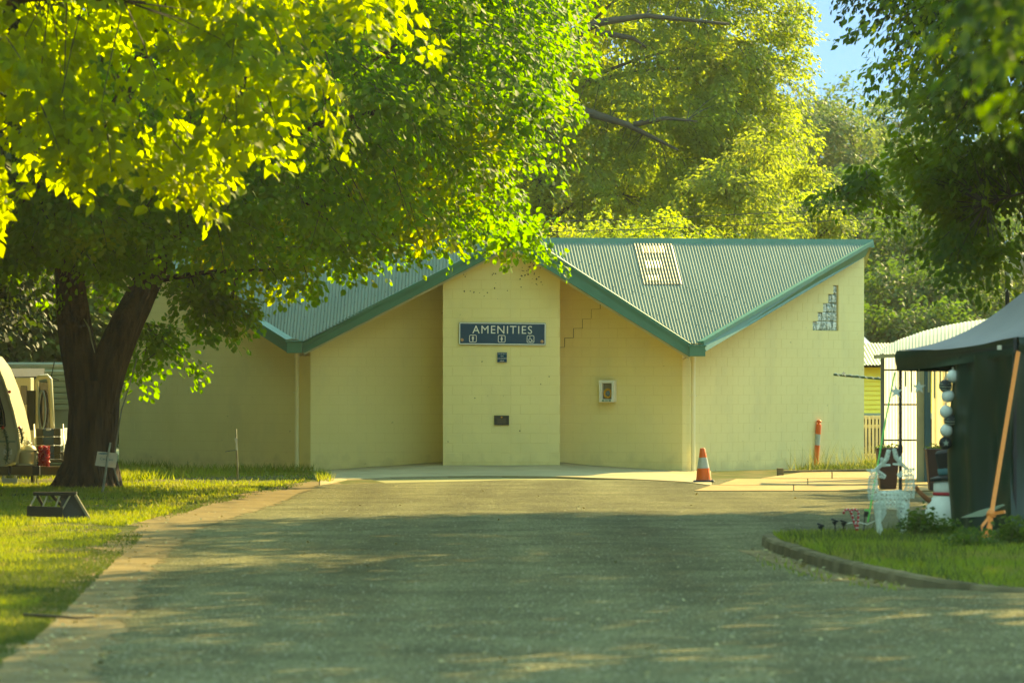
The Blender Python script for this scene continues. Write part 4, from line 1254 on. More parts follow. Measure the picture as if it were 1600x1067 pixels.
# scrub on the rise behind the right end: individual bushes
scrub = [(1310, 375, 150, 3.0), (1400, 350, 152, 3.4), (1500, 345, 154, 3.6), (1600, 350, 155, 3.4), (1340, 440, 142, 3.0), (1420, 440, 140, 3.0), (1510, 430, 141, 3.2), (1595, 430, 143, 3.0), (1365, 510, 134, 2.4), (1440, 505, 132, 2.5), (1520, 500, 133, 2.6), (1600, 500, 134, 2.6), (1400, 560, 128, 2.0), (1480, 560, 128, 2.0)]
slab_ = ["tallest scrub bush just right of the roof's tip", "rounded scrub tree top below the middle gum tree", "pale scrub tree top behind the hanging maple branch", "scrub tree top half hidden by the maple",
         "scrub bush beside the right wall's upper corner", "dense scrub bush level with the glass block window", "scrub bush behind the post with white tinsel", "scrub bush behind the gazebo peak",
         "low scrub bush beside the wall, above the white marquee", "low scrub bush directly above the arched shelter roof", "low scrub bush behind the arched roof's crest", "low scrub bush behind the gazebo's grey slope",
         "lowest scrub bush behind the marquee roof", "lowest scrub bush hidden mostly by the shelter roof"]
for i, (x, y, d, rr_) in enumerate(scrub):
    c = at(x, y, d); b_ = Vector((c.x, d, 0))
    make_tree("scrub_bush", slab_[i], b_, [([b_, b_ + Vector((0, 0, c.z * .5)), Vector(c)], [0.14, 0.1, 0.05])],
        [(260, tuple(c), (rr_, rr_ * .8, rr_ * 0.9), 2.2, 0.45, -1)], L_SCRUB, 0.20, POINT, m=34, spray_r=0.7, limbs=5, limb_from=[b_ + Vector((0, 0, c.z * .5))], seed=80 + i, gap=0.8, barkm=M["greybark"], cat="bush", group="scrub bushes on the rise")
# background trees behind the left half
for i, (x, d, zc, rx, rz, lab) in enumerate(((-120, 118, 7.0, 6.0, 6.5, "dark tree far behind the caravan at the picture's edge"), (170, 122, 7.5, 6.5, 7.0, "dark tree behind the left wall, seen through the linden's trunk gap"),
                                        (470, 126, 8.0, 6.5, 7.5, "dark tree behind the left roof valley"), (720, 128, 8.0, 5.0, 7.0, "dark tree behind the gable peak"), (940, 140, 9.5, 5.2, 9.5, "tree filling the gaps behind the tall hazy elm"), (1060, 142, 7.0, 4.2, 6.2, "tree standing behind the golden tree"))):
    X = (x - 800) / F * d; b_ = Vector((X, d, 0))
    make_tree("background_tree", lab, b_, [([b_, b_ + Vector((0, 0, zc * .5)), b_ + Vector((0, 0, zc))], [0.4, 0.3, 0.15])],
        [(520, (X, d, zc), (rx, 4, rz), 2.8, 0.5, -1)], (L_MID if i > 3 else L_SCRUB), 0.30, ROUND, m=36, spray_r=1.1, limbs=6, limb_from=[b_ + Vector((0, 0, zc * .5))], seed=120 + i, gap=0.9, group="trees behind the left roof", limb_r=0.12)
# ---- shade trees to the right of the frame whose shadow falls across the road
for i, (X, d, zc, rx, rz, lab) in enumerate(((10.2, 59.5, 9.9, 5.6, 3.0, "tall street tree above the maple that shades the road"), (11.0, 48, 9.6, 5.0, 2.8, "tall street tree beside the gazebo that shades the grass bed"),
        (10.5, 37.5, 9.9, 5.2, 2.6, "tall street tree to the right of the nearest dark tree"))):
    b_ = Vector((X + 2.2, d, 0))
    make_tree("street_tree", lab, b_, [([b_, b_ + Vector((0, 0, zc * .5)), b_ + Vector((-.5, 0, zc))], [0.35, 0.25, 0.12])],
        [(1700, (X, d, zc), (rx, rx, rz), 2.6, 0.3, -1)], L_SHADE, 0.13, POINT, m=70, spray_r=0.8, limbs=8, limb_from=[b_ + Vector((0, 0, zc * .5))], seed=140 + i, gap=(0.6, 0.95, 0.5)[i], freq=0.7)
# trees added, mostly out of frame, to block sky light from the walls
blocker_row = ((-14.5, 52, 6.0, 4.5, 6.4, "unseen tree added for shade just before the caravans"), (-17, 63, 6.5, 5.0, 6.8, "unseen tree added for shade beside the caravans"), (-16.5, 74, 6.5, 5.0, 6.8, "unseen tree added for shade behind the caravans"),
            (-17.5, 86, 6.0, 4.5, 6.2, "roadside tree outside the picture past the left wall's end"), (-13.5, 36, 7.0, 5.0, 7.0, "unseen tree added for shade behind the bright lime tree"), (-12.5, 22, 7.0, 5.0, 7.0, "roadside tree outside the picture level with the dirt strip's near end"),
            (17.5, 64, 6.5, 4.5, 6.6, "unseen tree added for shade beyond the maple"), (20.5, 76, 6.5, 5.0, 6.6, "unseen tree added for shade past the arched shelter"),
            (-21, 79, 10.5, 5.5, 9.5, "tallest unseen tree added for shade, beyond the caravans"), (-20, 92, 9.5, 5.5, 8.5, "unseen tree added for shade at the rear of the camp"),
            (-10.6, 57, 8.6, 3.2, 4.0, "dark tree added for shade between the lime tree and the linden"),
            (-12.3, 76, 7.0, 3.2, 3.9, "dark tree added for shade over the back of the caravan camp"),
            (-12, 6, 7.5, 5.5, 7.4, "unseen tree added for shade left of the viewer"))
for i, (X, d, zc, rx, rz, lab) in enumerate(blocker_row):
    b_ = Vector((X, d, 0))
    make_tree("blocker_tree", lab, b_, [([b_, b_ + Vector((0, 0, zc * .5)), b_ + Vector((0, 0, zc))], [0.4, 0.3, 0.15])],
        [(1100, (X, d, zc), (rx, rx, rz), 2.8, 0.6, -1)], L_SHADE, 0.17, ROUND, m=70, spray_r=1.0, limbs=6, limb_from=[b_ + Vector((0, 0, zc * .5))], seed=170 + i, gap=1.3, group="trees added for shade")

# ---------------------------------------------------------------- shrubs on the bed
def shrub(name, label, c, rad, n_, m=26, size=0.05, sr=0.14, seed=1, leafm=None, group=None):
    c = Vector(c); base = Vector((c.x, c.y, 0.11))
    root = empty(name, base); tag(root, label, "shrub", group)
    r = np.random.default_rng(seed)
    C, O = super_pts(n_, tuple(c), rad, 2, 0.35, -1, r)
    pos, x, d, nn, u = leaf_frames(C, O, np.full(len(C), sr), m, droop=0.0, r=r, flat=0.3, curl=0.1)
    V, q = leaf_verts(pos, x, d, nn, size * r.uniform(.6, 1.2, len(pos)), ROUND)
    o = mesh_np("foliage", V - np.array(tuple(base)), q, leafm or L_BUSH, root); o["kind"] = "stuff"
    mm = MB(base)
    for i in range(0, len(C), 2):
        p = Vector(C[i]); mm.tube([base + Vector((random.uniform(-.1, .1), random.uniform(-.05, .05), 0)), base.lerp(p, .6) + Vector((0, 0, .05)), p], [0.008, 0.005, 0.002], 3, cap=False)
    mm.build("stem", M["twig"], root, fix=False)
    return root
shrub("rose_shrub", "small dark leafy shrub in front of the snowman", at(1438, 818, 42.8), (0.14, 0.16, 0.13), 30, seed=1, group="shrubs at the gazebo's foot")
shrub("rose_shrub", "wispy shrub covering the snowman's base", at(1478, 830, 42.8), (0.13, 0.15, 0.10), 18, seed=2, group="shrubs at the gazebo's foot")
shrub("rose_shrub", "largest low shrub below the pale board", at(1517, 865, 40.0), (0.26, 0.3, 0.21), 70, seed=3, group="shrubs at the gazebo's foot")
shrub("rose_shrub", "shrub at the orange strap's lower end", at(1583, 845, 40.6), (0.24, 0.3, 0.18), 60, seed=4, group="shrubs at the gazebo's foot")

# ---------------------------------------------------------------- grass
def grass(name, label, pts, hgt, wid, m, zf=lambda x, y: 0.0, parent=None):
    n_ = len(pts)
    a = rng.uniform(0, 6.283, n_); h = hgt * rng.uniform(0.5, 1.3, n_)
    w = wid * rng.uniform(0.7, 1.3, n_)
    lean = rng.normal(0, 0.45, (n_, 2)) * h[:, None]
    z0 = np.array([zf(x, y) for x, y in pts])
    V = np.zeros((n_, 3, 3))
    V[:, 0] = np.c_[pts[:, 0] - w * np.cos(a), pts[:, 1] - w * np.sin(a), z0 - 0.01]
    V[:, 1] = np.c_[pts[:, 0] + w * np.cos(a), pts[:, 1] + w * np.sin(a), z0 - 0.01]
    V[:, 2] = np.c_[pts[:, 0] + lean[:, 0], pts[:, 1] + lean[:, 1], z0 + h]
    o = mesh_np(name, V.reshape(-1, 3), np.arange(n_ * 3).reshape(-1, 3), m, parent)
    o["kind"] = "stuff"; o["label"] = label
    return o
def inside(P, poly):
    x, y = P[:, 0], P[:, 1]; c = np.zeros(len(P), bool)
    j = len(poly) - 1
    for i in range(len(poly)):
        xi, yi, xj, yj = poly[i][0], poly[i][1], poly[j][0], poly[j][1]
        t = ((yi > y) != (yj > y)) & (x < (xj - xi) * (y - yi) / (yj - yi + 1e-12) + xi)
        c ^= t; j = i
    return c
def noise2(P, s_, seed):
    r = np.random.default_rng(seed); v = np.zeros(len(P))
    for o_ in (1, 2.1, 4.3):
        for _ in range(4):
            k = r.normal(0, s_ * o_, 2); v += np.sin(P @ k + r.uniform(0, 6.28)) / o_
    return v / 3
# photo area of the lawn: sample in photo space so that density follows what is seen, then place on the ground
def lawn_pts(n_, poly_px, seed, thr=-9, s_=0.8):
    r = np.random.default_rng(seed)
    poly_px = np.array(poly_px, float)
    lo, hi = poly_px.min(0), poly_px.max(0)
    q = r.uniform(lo, hi, (n_ * 3, 2)); q = q[inside(q, poly_px)][:n_]
    d = F * H / (q[:, 1] - 600); P = np.c_[(q[:, 0] - 800) / F * d, d]
    return P[noise2(P, s_, seed + 1) + r.normal(0, 0.3, len(P)) > thr]
def gset(poly, n_, hgt, wid, m, seed, label, thr=-9, name="grass"):
    return grass(name, label, lawn_pts(n_, poly, seed, thr), hgt, wid, m)
gset([(-80, 752), (200, 735), (330, 730), (500, 737), (475, 752), (390, 768), (300, 786), (262, 803), (190, 822), (100, 815), (-80, 830)], 40000, 0.055, 0.012, M["blade"], 1, "bright short lawn grass round the linden trunk", -0.3)
gset([(-80, 830), (100, 818), (190, 828), (172, 842), (128, 877), (72, 930), (53, 955), (8, 995), (-80, 1090)], 60000, 0.036, 0.006, M["blade"], 2, "shaded lawn grass beside the dirt strip", -0.2)
gset([(-80, 830), (110, 816), (235, 822), (212, 850), (178, 877), (125, 930), (98, 958), (50, 1000), (-80, 1090)], 46000, 0.03, 0.007, M["weed"], 5, "thin dry grass creeping over the dirt strip edge", -0.2)
gset([(500, 735), (480, 756), (410, 772), (320, 790), (270, 808), (215, 822), (255, 795), (380, 763), (460, 748)], 9000, 0.04, 0.010, M["weed"], 6, "thin grass along the far end of the dirt strip", 0.1)
gset([(160, 728), (500, 733), (480, 742), (160, 752)], 9000, 0.16, 0.016, M["blade"], 3, "taller grass growing against the left wall", -0.4)
# bed
r_ = np.random.default_rng(9)
bp = np.array([(p.x, p.y) for p in bed_pts] + [(14, 32), (14, 50), (5.2, 50), (4.7, 44.6), (3.3, 44.0)])
q = np.c_[r_.uniform(2.8, 7.5, 90000), r_.uniform(33, 48, 90000)]; q = q[inside(q, bp)]
q = q[noise2(q, 0.9, 3) > -0.8][:32000]
grass("grass", "green lawn grass on the kerbed bed under the gazebo", q, 0.055, 0.011, M["blade"], lambda x, y: 0.035 + 0.09 * max(0.0, min(1.0, (y - 33.5) / 4.5)))
q2 = q[noise2(q, 1.6, 12) + r_.normal(0, .3, len(q)) > 0.35][:3500]
grass("grass", "longer seeding grass tufts scattered over the kerbed bed", q2, 0.12, 0.008, M["weed"], lambda x, y: 0.035 + 0.09 * max(0.0, min(1.0, (y - 33.5) / 4.5)))
# weeds at the foot of the right wall
q = lawn_pts(4200, [(1240, 727), (1375, 722), (1378, 734), (1245, 736)], 7, 0.1, 2.5)
grass("weeds", "tall dry weeds at the foot of the right wall", q, 0.125, 0.012, M["weed"])
q = lawn_pts(350, [(1225, 727), (1375, 724), (1378, 733), (1235, 736)], 17)
grass("weeds", "thin seed stalks above the weeds by the bollard", q, 0.52, 0.006, M["bladedry"])
q = lawn_pts(260, [(490, 742), (512, 742), (520, 754), (495, 752)], 8)
grass("weeds", "weeds where the left downpipe meets the ground", q, 0.15, 0.012, M["blade"])
# scattered leaves, gravel
def scatter_leaves(name, label, P, z, size, m):
    n_ = len(P); a = rng.uniform(0, 6.28, n_)
    d = np.c_[np.cos(a), np.sin(a), rng.normal(0, .25, n_)]; x = norm(np.cross(d, np.array([0, 0, 1.0]) + rng.normal(0, .3, (n_, 3)))); nn = np.cross(x, norm(d))
    V, q_ = leaf_verts(np.c_[P, np.full(n_, z)], x, norm(d), nn, size * rng.uniform(.6, 1.3, n_), ROUND)
    o = mesh_np(name, V, q_, m); o["kind"] = "stuff"; o["label"] = label; return o
scatter_leaves("fallen_leaves", "scattered dry leaves on the road", lawn_pts(260, [(150, 1067), (440, 790), (560, 755), (1250, 770), (1200, 860), (1440, 930), (1600, 940), (1600, 1067)], 31), 0.012, 0.04, M["litter"])
scatter_leaves("fallen_leaves", "dry leaves gathered in the gutter along the kerb", lawn_pts(170, [(1160, 856), (1205, 862), (1300, 894), (1430, 917), (1415, 921), (1290, 904), (1180, 870)], 32), 0.02, 0.055, M["litter"])
scatter_leaves("fallen_leaves", "leaves lying on the dirt strip", lawn_pts(240, [(440, 786), (306, 827), (265, 861), (200, 961), (150, 1067), (-20, 1067), (60, 950), (172, 842), (262, 803)], 33), 0.01, 0.045, M["litter"])
q = lawn_pts(150, [(1180, 866), (1300, 897), (1420, 918), (1400, 925), (1280, 910), (1170, 878)], 34)
grass("weeds", "grass tufts growing in the gutter", q, 0.06, 0.012, M["blade"])
def stones(name, label, P, size, m):
    n_ = len(P)
    base = np.array([(1, 0, 0), (0, 1, 0), (-1, 0, 0), (0, -1, 0), (0, 0, .8)])
    f = np.array([(0, 1, 4), (1, 2, 4), (2, 3, 4), (3, 0, 4)])
    s_ = size * rng.uniform(.5, 1.5, (n_, 1, 1)); a = rng.uniform(0, 6.28, n_)
    rot = np.stack([np.stack([np.cos(a), -np.sin(a), 0 * a], -1), np.stack([np.sin(a), np.cos(a), 0 * a], -1), np.tile([0, 0, 1.0], (n_, 1))], 1)
    V = np.einsum('nij,kj->nki', rot, base * np.array([1, .7, 1])) * s_ + np.c_[P, np.zeros(n_)][:, None, :]
    o = mesh_np(name, V.reshape(-1, 3), (f[None] + (np.arange(n_) * 5)[:, None, None]).reshape(-1, 3), m); o["kind"] = "stuff"; o["label"] = label; return o
stones("gravel", "loose pale stone chips on the asphalt", lawn_pts(3600, [(150, 1067), (200, 960), (310, 828), (440, 790), (520, 757), (1100, 762), (1480, 770), (1480, 800), (1200, 845), (1440, 925), (1600, 935), (1600, 1067)], 41), 0.010, M["stone"])
stones("gravel", "loose stones on the dirt strip and its edge", lawn_pts(1300, [(480, 752), (440, 786), (306, 827), (265, 861), (200, 961), (150, 1067), (-20, 1067), (60, 950), (172, 842), (60, 835), (262, 803)], 42), 0.008, M["stone"])
# stick on the dirt strip
m_ = MB(); m_.tube([gnd(38, 960, .02), gnd(80, 962, .035), gnd(120, 965, .02), gnd(148, 963, .03)], [0.016, 0.014, 0.011, 0.006], 6)
tag(m_.build("fallen_stick", M["twig"], smooth=True), "dead stick lying across the dirt strip", "stick")

# ---------------------------------------------------------------- cone and bollard
c = gnd(1099.5, 753, 0.006)
cone = empty("traffic_cone", c); cone.rotation_euler = (R(0), R(-2), 0)
tag(cone, "orange traffic cone with white band standing beside the right downpipe", "traffic cone")
m_ = MB(); m_.box((0, 0, 0.02), (0.40, 0.40, 0.04), taper=0.9); m_.build("cone_base", M["black"], cone, bevel=0.01)
m_ = MB(); m_.lathe([(0.145, 0.04), (0.137, 0.07), (0.113, 0.26)], n=24); m_.build("cone_body", M["orange"], cone, smooth=True, flat_angle=60)
m_ = MB(); m_.lathe([(0.1145, 0.26), (0.078, 0.46)], n=24); m_.build("reflective_band", M["reflect"], cone, smooth=True, flat_angle=60)
m_ = MB(); m_.lathe([(0.076, 0.46), (0.048, 0.625), (0.04, 0.635), (0.03, 0.635)], n=24); m_.build("cone_tip", M["orange"], cone, smooth=True, flat_angle=60)
c = gnd(1274, 731, 0)
bo = empty("bollard", c); bo.rotation_euler = (0, R(4.5), 0)
tag(bo, "leaning orange and white flexible bollard in the weeds by the right wall", "bollard")
m_ = MB(); m_.lathe([(0.062, 0), (0.06, 0.45), (0.058, 0.5)], n=18); m_.build("bollard_post", M["orange"], bo, smooth=True, flat_angle=60)
m_ = MB(); m_.lathe([(0.0605, 0.5), (0.0595, 0.74)], n=18); m_.build("reflective_band", M["reflect"], bo, smooth=True, flat_angle=60)
m_ = MB(); m_.lathe([(0.059, 0.74), (0.058, 0.93), (0.05, 0.955), (0.022, 0.965), (0.02, 0.985), (0.05, 0.995), (0.056, 1.015), (0.04, 1.045), (0.004, 1.055)], n=18); m_.build("bollard_top", M["orange"], bo, smooth=True, flat_angle=50)

# ---------------------------------------------------------------- gazebo
GA, GB_ = at(1403, 548, 46.0), at(1590, 527, 43.0)
GA2, GB2 = at(1403, 579.5, 46.0), at(1590, 554.5, 43.0)
perp = Vector((GB_.y - GA.y, -(GB_.x - GA.x), 0)); perp = -perp if perp.x < 0 else perp
perp = perp.normalized() * 3.0
GD, GC = GA + perp, GB_ + perp
gz = empty("gazebo", (GA.x, GA.y, 0.1)); go_ = Vector(gz.location)
tag(gz, "black pop up gazebo with grey sloping roof and hanging dark side curtain", "gazebo")
apex = (GA + GB_ + GC + GD) / 4; apex.z = 3.42
def canopy_face(mb_, a, b, n_=10):
    V, fq = [], []
    for i in range(n_ + 1):
        t = i / n_
        p, q_ = a.lerp(apex, t), b.lerp(apex, t)
        sag = -0.30 * math.sin(math.pi * t) * (1 - t * 0.3)
        for k in range(9):
            s_ = k / 8
            x = p.lerp(q_, s_); x.z += sag - 0.05 * math.sin(math.pi * s_) * (1 - t) + (0.012 * math.sin(9 * s_ + 3 * t) * (1 - t))
            V.append(x)
    for i in range(n_):
        for k in range(8):
            fq.append((i * 9 + k, i * 9 + k + 1, (i + 1) * 9 + k + 1, (i + 1) * 9 + k))
    mb_.add(V, fq)
m_ = MB(go_)
for a, b in ((GA, GB_), (GB_, GC), (GC, GD), (GD, GA)): canopy_face(m_, a, b)
m_.build("canopy", M["roofcloth"], gz, smooth=True, fix=False)
def valance(a, b, a2, b2, name="valance"):
    n_, V, fq = 28, [], []
    out = (b - a).cross(Vector((0, 0, 1))).normalized()
    if out.dot(a - (apex)) < 0: out = -out
    for i in range(n_ + 1):
        s_ = i / n_
        for k in range(6):
            t = k / 5
            p = a.lerp(b, s_).lerp(a2.lerp(b2, s_), t)
            p.z -= (0.05 * math.sin(math.pi * s_)) * (1 - t * 0.6)
            p += out * (0.02 + 0.02 * math.sin(11 * s_ + 2 * t) * t + 0.018 * math.sin(4 * s_ + 5 * t))
            V.append(p)
    for i in range(n_):
        for k in range(5): fq.append((i * 6 + k, i * 6 + k + 1, (i + 1) * 6 + k + 1, (i + 1) * 6 + k))
    mm = MB(go_); mm.add(V, fq); return mm.build(name, M["blackcloth"], gz, smooth=True, fix=False)
dz = Vector((0, 0, -0.22))
v1 = valance(GA, GB_, GA2, GB2); valance(GB_, GC, GB2, GC + dz); valance(GC, GD, GC + dz, GD + dz); valance(GD, GA, GD + dz, GA2)
m_ = MB(go_); cc_ = at(1568, 543, 43.33); m_.box(cc_ + Vector((-0.05, -0.03, 0)), (0.10, 0.006, 0.05), Matrix.Rotation(R(-70), 3, 'Z')); m_.build("logo_patch", M["paper"], v1)
for p in (GA, GB_, GC, GD):
    m_ = MB(go_); m_.box((p.x + (0.03 if p is GA else -0.03), p.y, (p.z + 0.1) / 2), (0.038, 0.038, p.z - 0.1)); leg = m_.build("leg", M["black"], gz, bevel=0.003)
    m_ = MB(go_); m_.box((p.x + (0.03 if p is GA else -0.03), p.y, 0.115), (0.1, 0.1, 0.02)); m_.box((p.x + (0.03 if p is GA else -0.03), p.y, 1.05), (0.055, 0.055, 0.09)); m_.build("foot_plate", M["black"], leg)
m_ = MB(go_); m_.bar(GA + Vector((0, 0, -.1)), GB_ + Vector((0, 0, -.1)), 0.03, 0.03); m_.bar(GB_ + Vector((0, 0, -.1)), GC + Vector((0, 0, -.1)), 0.03, 0.03); m_.build("top_rail", M["dark_metal"], gz)
def curtain(p, q_, ztop_, zbot_, folds, amp, name):
    n_, V, fq = 80, [], []
    d = (q_ - p); out = Vector((d.y, -d.x, 0)).normalized()
    if out.x > 0: out = -out
    rr2 = random.Random(5)
    ph = [rr2.uniform(0, 6.28) for _ in range(6)]
    for i in range(n_ + 1):
        s_ = i / n_
        for k in range(15):
            t = k / 14
            x = p.lerp(q_, s_); x.z = ztop_(s_) + (zbot_ - ztop_(s_)) * t
            f_ = amp * (math.sin(folds * 6.28 * s_ + ph[0] + 0.8 * math.sin(3 * t + ph[3])) * (0.35 + 0.65 * t) + 0.5 * math.sin(folds * 12.1 * s_ + 2.5 * t + ph[1]) + 0.5 * math.sin(5.0 * t + 5 * s_ + ph[2]) + 0.35 * math.sin(17 * s_ - 6 * t + ph[4]))
            V.append(x + out * f_)
    for i in range(n_):
        for k in range(14): fq.append((i * 15 + k, i * 15 + k + 1, (i + 1) * 15 + k + 1, (i + 1) * 15 + k))
    mm = MB(go_); mm.add(V, fq); return mm.build(name, M["blackcloth"], gz, smooth=True, fix=False)
tA = 0.43
pS = GA.lerp(GB_, tA); pE = GB_.copy()
curtain(Vector((pS.x, pS.y, 0)), Vector((pE.x, pE.y, 0)), lambda s_: (GA.z + (GB_.z - GA.z) * (tA + (1 - tA) * s_)) - 0.15, 0.13, 1.6, 0.05, "side_curtain")
curtain(Vector((GB_.x - .09, GB_.y - .03, 0)), Vector((GC.x, GC.y, 0)), lambda s_: GB_.z - 0.15, 0.13, 6, 0.04, "side_curtain")
curtain(Vector((GD.x, GD.y, 0)), Vector((GC.x, GC.y, 0)), lambda s_: GD.z - 0.15, 0.13, 6, 0.04, "side_curtain")
# orange strap with knot
m_ = MB()
top = GB_ + Vector((0.0, -0.06, -0.16)); low = at(1549, 803, 41.2)
m_.bar(top, low, 0.048, 0.012, up=(0.2, -1, 0)); 
st = m_.build("guy_strap", M["strap"]); tag(st, "orange strap pulled tight from the gazebo corner to the shrubs", "strap")
m_ = MB(); k0 = low
m_.lathe([(0.005, -.05), (0.05, -.03), (0.055, 0.01), (0.03, .05), (.004, .06)], tuple(k0), 10)
m_.bar(k0, at(1570, 799, 41.1), 0.03, 0.035); m_.bar(k0, at(1540, 840, 41), 0.035, 0.012, up=(0, -1, 0)); m_.bar(k0, at(1534, 822, 41), 0.03, 0.012, up=(0, -1, 0)); m_.bar(at(1534, 822, 41), at(1536, 838, 41), 0.02, 0.012, up=(0, -1, 0)); m_.bar(k0, at(1544, 852, 40.9), 0.045, 0.012, up=(0, -1, 0))
m_.build("knot", M["strap"], st)
m_ = MB(); m_.tube([at(1398, 582, 46), at(1384, 655, 45.6), at(1370, 735, 45), at(1356, 815, 44.4)], 0.011, 6)
tag(m_.build("guy_rope", M["greenrope"], smooth=True), "bright green guy rope slanting from the gazebo leg past the antlers", "rope")
# pale board leaning in front of the curtain
m_ = MB(); m_.prism([at(1500, 808.5, 42.6), at(1535, 806.5, 42.5), at(1570, 789, 42.4), at(1566, 787.5, 42.4), at(1530, 797, 42.5)], (0.01, 0.03, 0.0))
tag(m_.build("pale_board", M["sage"]), "pale pointed board propped against the dark curtain", "board")

# hanging balls down the curtain's edge
balls = [(1489, 588, 'w', "white ball topmost of the string, half hidden by the curtain"), (1477, 603, 'b', "black ringed ball second from the top of the string"), (1481, 618.5, 'w', "dimpled white ball just under the ringed black one"),
         (1478, 643, 'w', "plain white ball in the middle of the string"), (1485, 657, 'b', "black ball tucked between two white balls"), (1478.5, 672.5, 'w', "white ball lowest of the white ones"), (1477, 692, 's', "black ball with a white star at the string's end")]
for x, y, k, lab in balls:
    c = at(x, y, 44.55)
    b_ = empty("hanging_ball", c); tag(b_, lab, "ornament", "balls strung beside the curtain")
    r0 = 0.076
    m_ = MB(); prof = [(max(0.002, r0 * math.sin(math.pi * i / 14)), -r0 * math.cos(math.pi * i / 14)) for i in range(15)]
    m_.lathe(prof, n=20); m_.build("ball", M["snow"] if k == 'w' else M["hat"], b_, smooth=True)
    m_ = MB(); m_.tube([(0, 0, r0), (0, 0, r0 + 0.03)], 0.012, 8); m_.build("ball_cap", M["alu"], b_)
    if k == 's':
        m_ = MB(); pts = [Vector(((0.04 if i % 2 == 0 else 0.016) * math.sin(i * math.pi / 5), -r0 - 0.001, (0.04 if i % 2 == 0 else 0.016) * math.cos(i * math.pi / 5))) for i in range(10)]
        m_.prism(pts, (0, 0.012, 0)); m_.build("star_print", M["sage"], b_)
    if k == 'b':
        m_ = MB()
        for zz in (-.03, 0, .03):
            rr3 = math.sqrt(r0 ** 2 - zz ** 2); m_.tube([Vector((rr3 * math.cos(t), rr3 * math.sin(t), zz + 0.012 * math.sin(t))) for t in np.linspace(0, 6.283, 25)], 0.004, 5, cap=False)
        m_.build("silver_ring", M["sage"], b_)
for i, (x, y, lab) in enumerate(((1400, 612, "white star hanging beside the black gazebo leg"), (1436, 605, "white star hanging in front of the teal post"))):
    c = at(x, y, 45.6); b_ = empty("hanging_star", c, 0); tag(b_, lab, "ornament", "stars under the gazebo valance")
    m_ = MB(); pts = [Vector(((0.085 if k % 2 == 0 else 0.033) * math.sin(k * math.pi / 5), 0, (0.085 if k % 2 == 0 else 0.033) * math.cos(k * math.pi / 5))) for k in range(10)]
    m_.prism(pts, (0, 0.015, 0)); m_.build("star", M["tinsel"], b_)
    m_ = MB(); m_.tube([(0, 0.007, 0.08), (0, 0.007, 0.24)], 0.003, 4); m_.build("string", M["white"], b_)

# ---------------------------------------------------------------- snowman
c = at(1489, 838, 45.4); c.z = 0.11
sm = empty("snowman", c); sm.scale = (1.13, 1.13, 1.08); tag(sm, "white snowman figure with black top hat half behind the dark curtain", "decoration")
m_ = MB(); m_.lathe([(0.20, 0), (0.275, 0.06), (0.30, 0.15), (0.275, 0.26), (0.225, 0.34), (0.19, 0.385)], n=28); m_.build("body", M["snow"], sm, smooth=True)
m_ = MB(); m_.lathe([(0.19, 0.385), (0.205, 0.43), (0.205, 0.50), (0.17, 0.56), (0.10, 0.585)], n=28); m_.build("head", M["snow"], sm, smooth=True)
m_ = MB(); m_.lathe([(0.195, 0.375), (0.212, 0.385), (0.212, 0.405), (0.195, 0.415)], n=28); m_.build("scarf", M["red"], sm, smooth=True)
m_ = MB(); tilt = Matrix.Rotation(R(-8), 3, 'Y')
m_.lathe([(0.235, 0), (0.24, 0.012), (0.235, 0.03), (0.145, 0.045), (0.14, 0.06)], (0, 0, 0.565), 28, tilt); m_.lathe([(0.14, 0.12), (0.15, 0.24), (0.15, 0.29), (0.12, 0.315), (0.01, 0.32)], (0, 0, 0.565), 28, tilt)
hat = m_.build("top_hat", M["hat"], sm, smooth=True, flat_angle=50)
m_ = MB(); m_.lathe([(0.143, 0.05), (0.147, 0.055), (0.149, 0.115), (0.142, 0.12)], (0, 0, 0.565), 28, tilt); m_.build("hat_band", M["hatband"], hat, smooth=True)
m_ = MB(); m_.tube([(-0.20, -0.02, 0.28), (-0.30, -0.03, 0.36), (-0.37, -0.03, 0.43)], [0.03, 0.026, 0.022], 8)
m_.tube([(-0.36, -0.03, 0.42), (-0.40, -0.03, 0.47), (-0.43, -0.03, 0.475)], [0.018, 0.014, 0.009], 6); m_.tube([(-0.36, -0.03, 0.42), (-0.385, -0.03, 0.485)], [0.018, 0.01], 6)
m_.build("stick_arm", M["brownstick"], sm, smooth=True)
m_ = MB(); m_.lathe([(0.022, 0), (0.012, 0.06), (0.002, 0.11)], (-0.02, -0.2, 0.47), 8, Matrix.Rotation(R(90), 3, 'X')); m_.build("carrot_nose", M["orange"], sm)

# ---------------------------------------------------------------- wire reindeer
def lattice(mb_, path, radii, n_long=7, step=0.035, w=0.0027, rr3=None):
    """wire cage wrapped with tinsel: rings, long wires and a spiral"""
    path = [Vector(p) for p in path]
    pts, rad = [], []
    for i in range(len(path) - 1):
        k = max(1, int((path[i + 1] - path[i]).length / step))
        for j in range(k):
            t = j / k; pts.append(path[i].lerp(path[i + 1], t)); rad.append(radii[i] + (radii[i + 1] - radii[i]) * t)
    pts.append(path[-1]); rad.append(radii[-1])
    rings, prev = [], None
    for i, p in enumerate(pts):
        d = (pts[min(i + 1, len(pts) - 1)] - pts[max(i - 1, 0)]).normalized()
        a = d.cross(Vector((0, 1, 0)))
        if a.length < .05: a = d.cross(Vector((1, 0, 0)))
        a.normalize()
        if prev is not None: a = (prev - d * prev.dot(d)).normalized()
        prev = a; b = d.cross(a)
        rings.append([p + (a * math.cos(6.283 * k / n_long) + b * math.sin(6.283 * k / n_long)) * rad[i] for k in range(n_long)])
    for r4 in rings: mb_.tube(r4 + [r4[0]], w, 3, cap=False)
    for k in range(n_long): mb_.tube([r4[k] for r4 in rings], w, 3, cap=False)
    for k in range(0, n_long, 1): mb_.tube([rings[i][(k + i) % n_long] for i in range(len(rings))], w * 1.3, 3, cap=False)
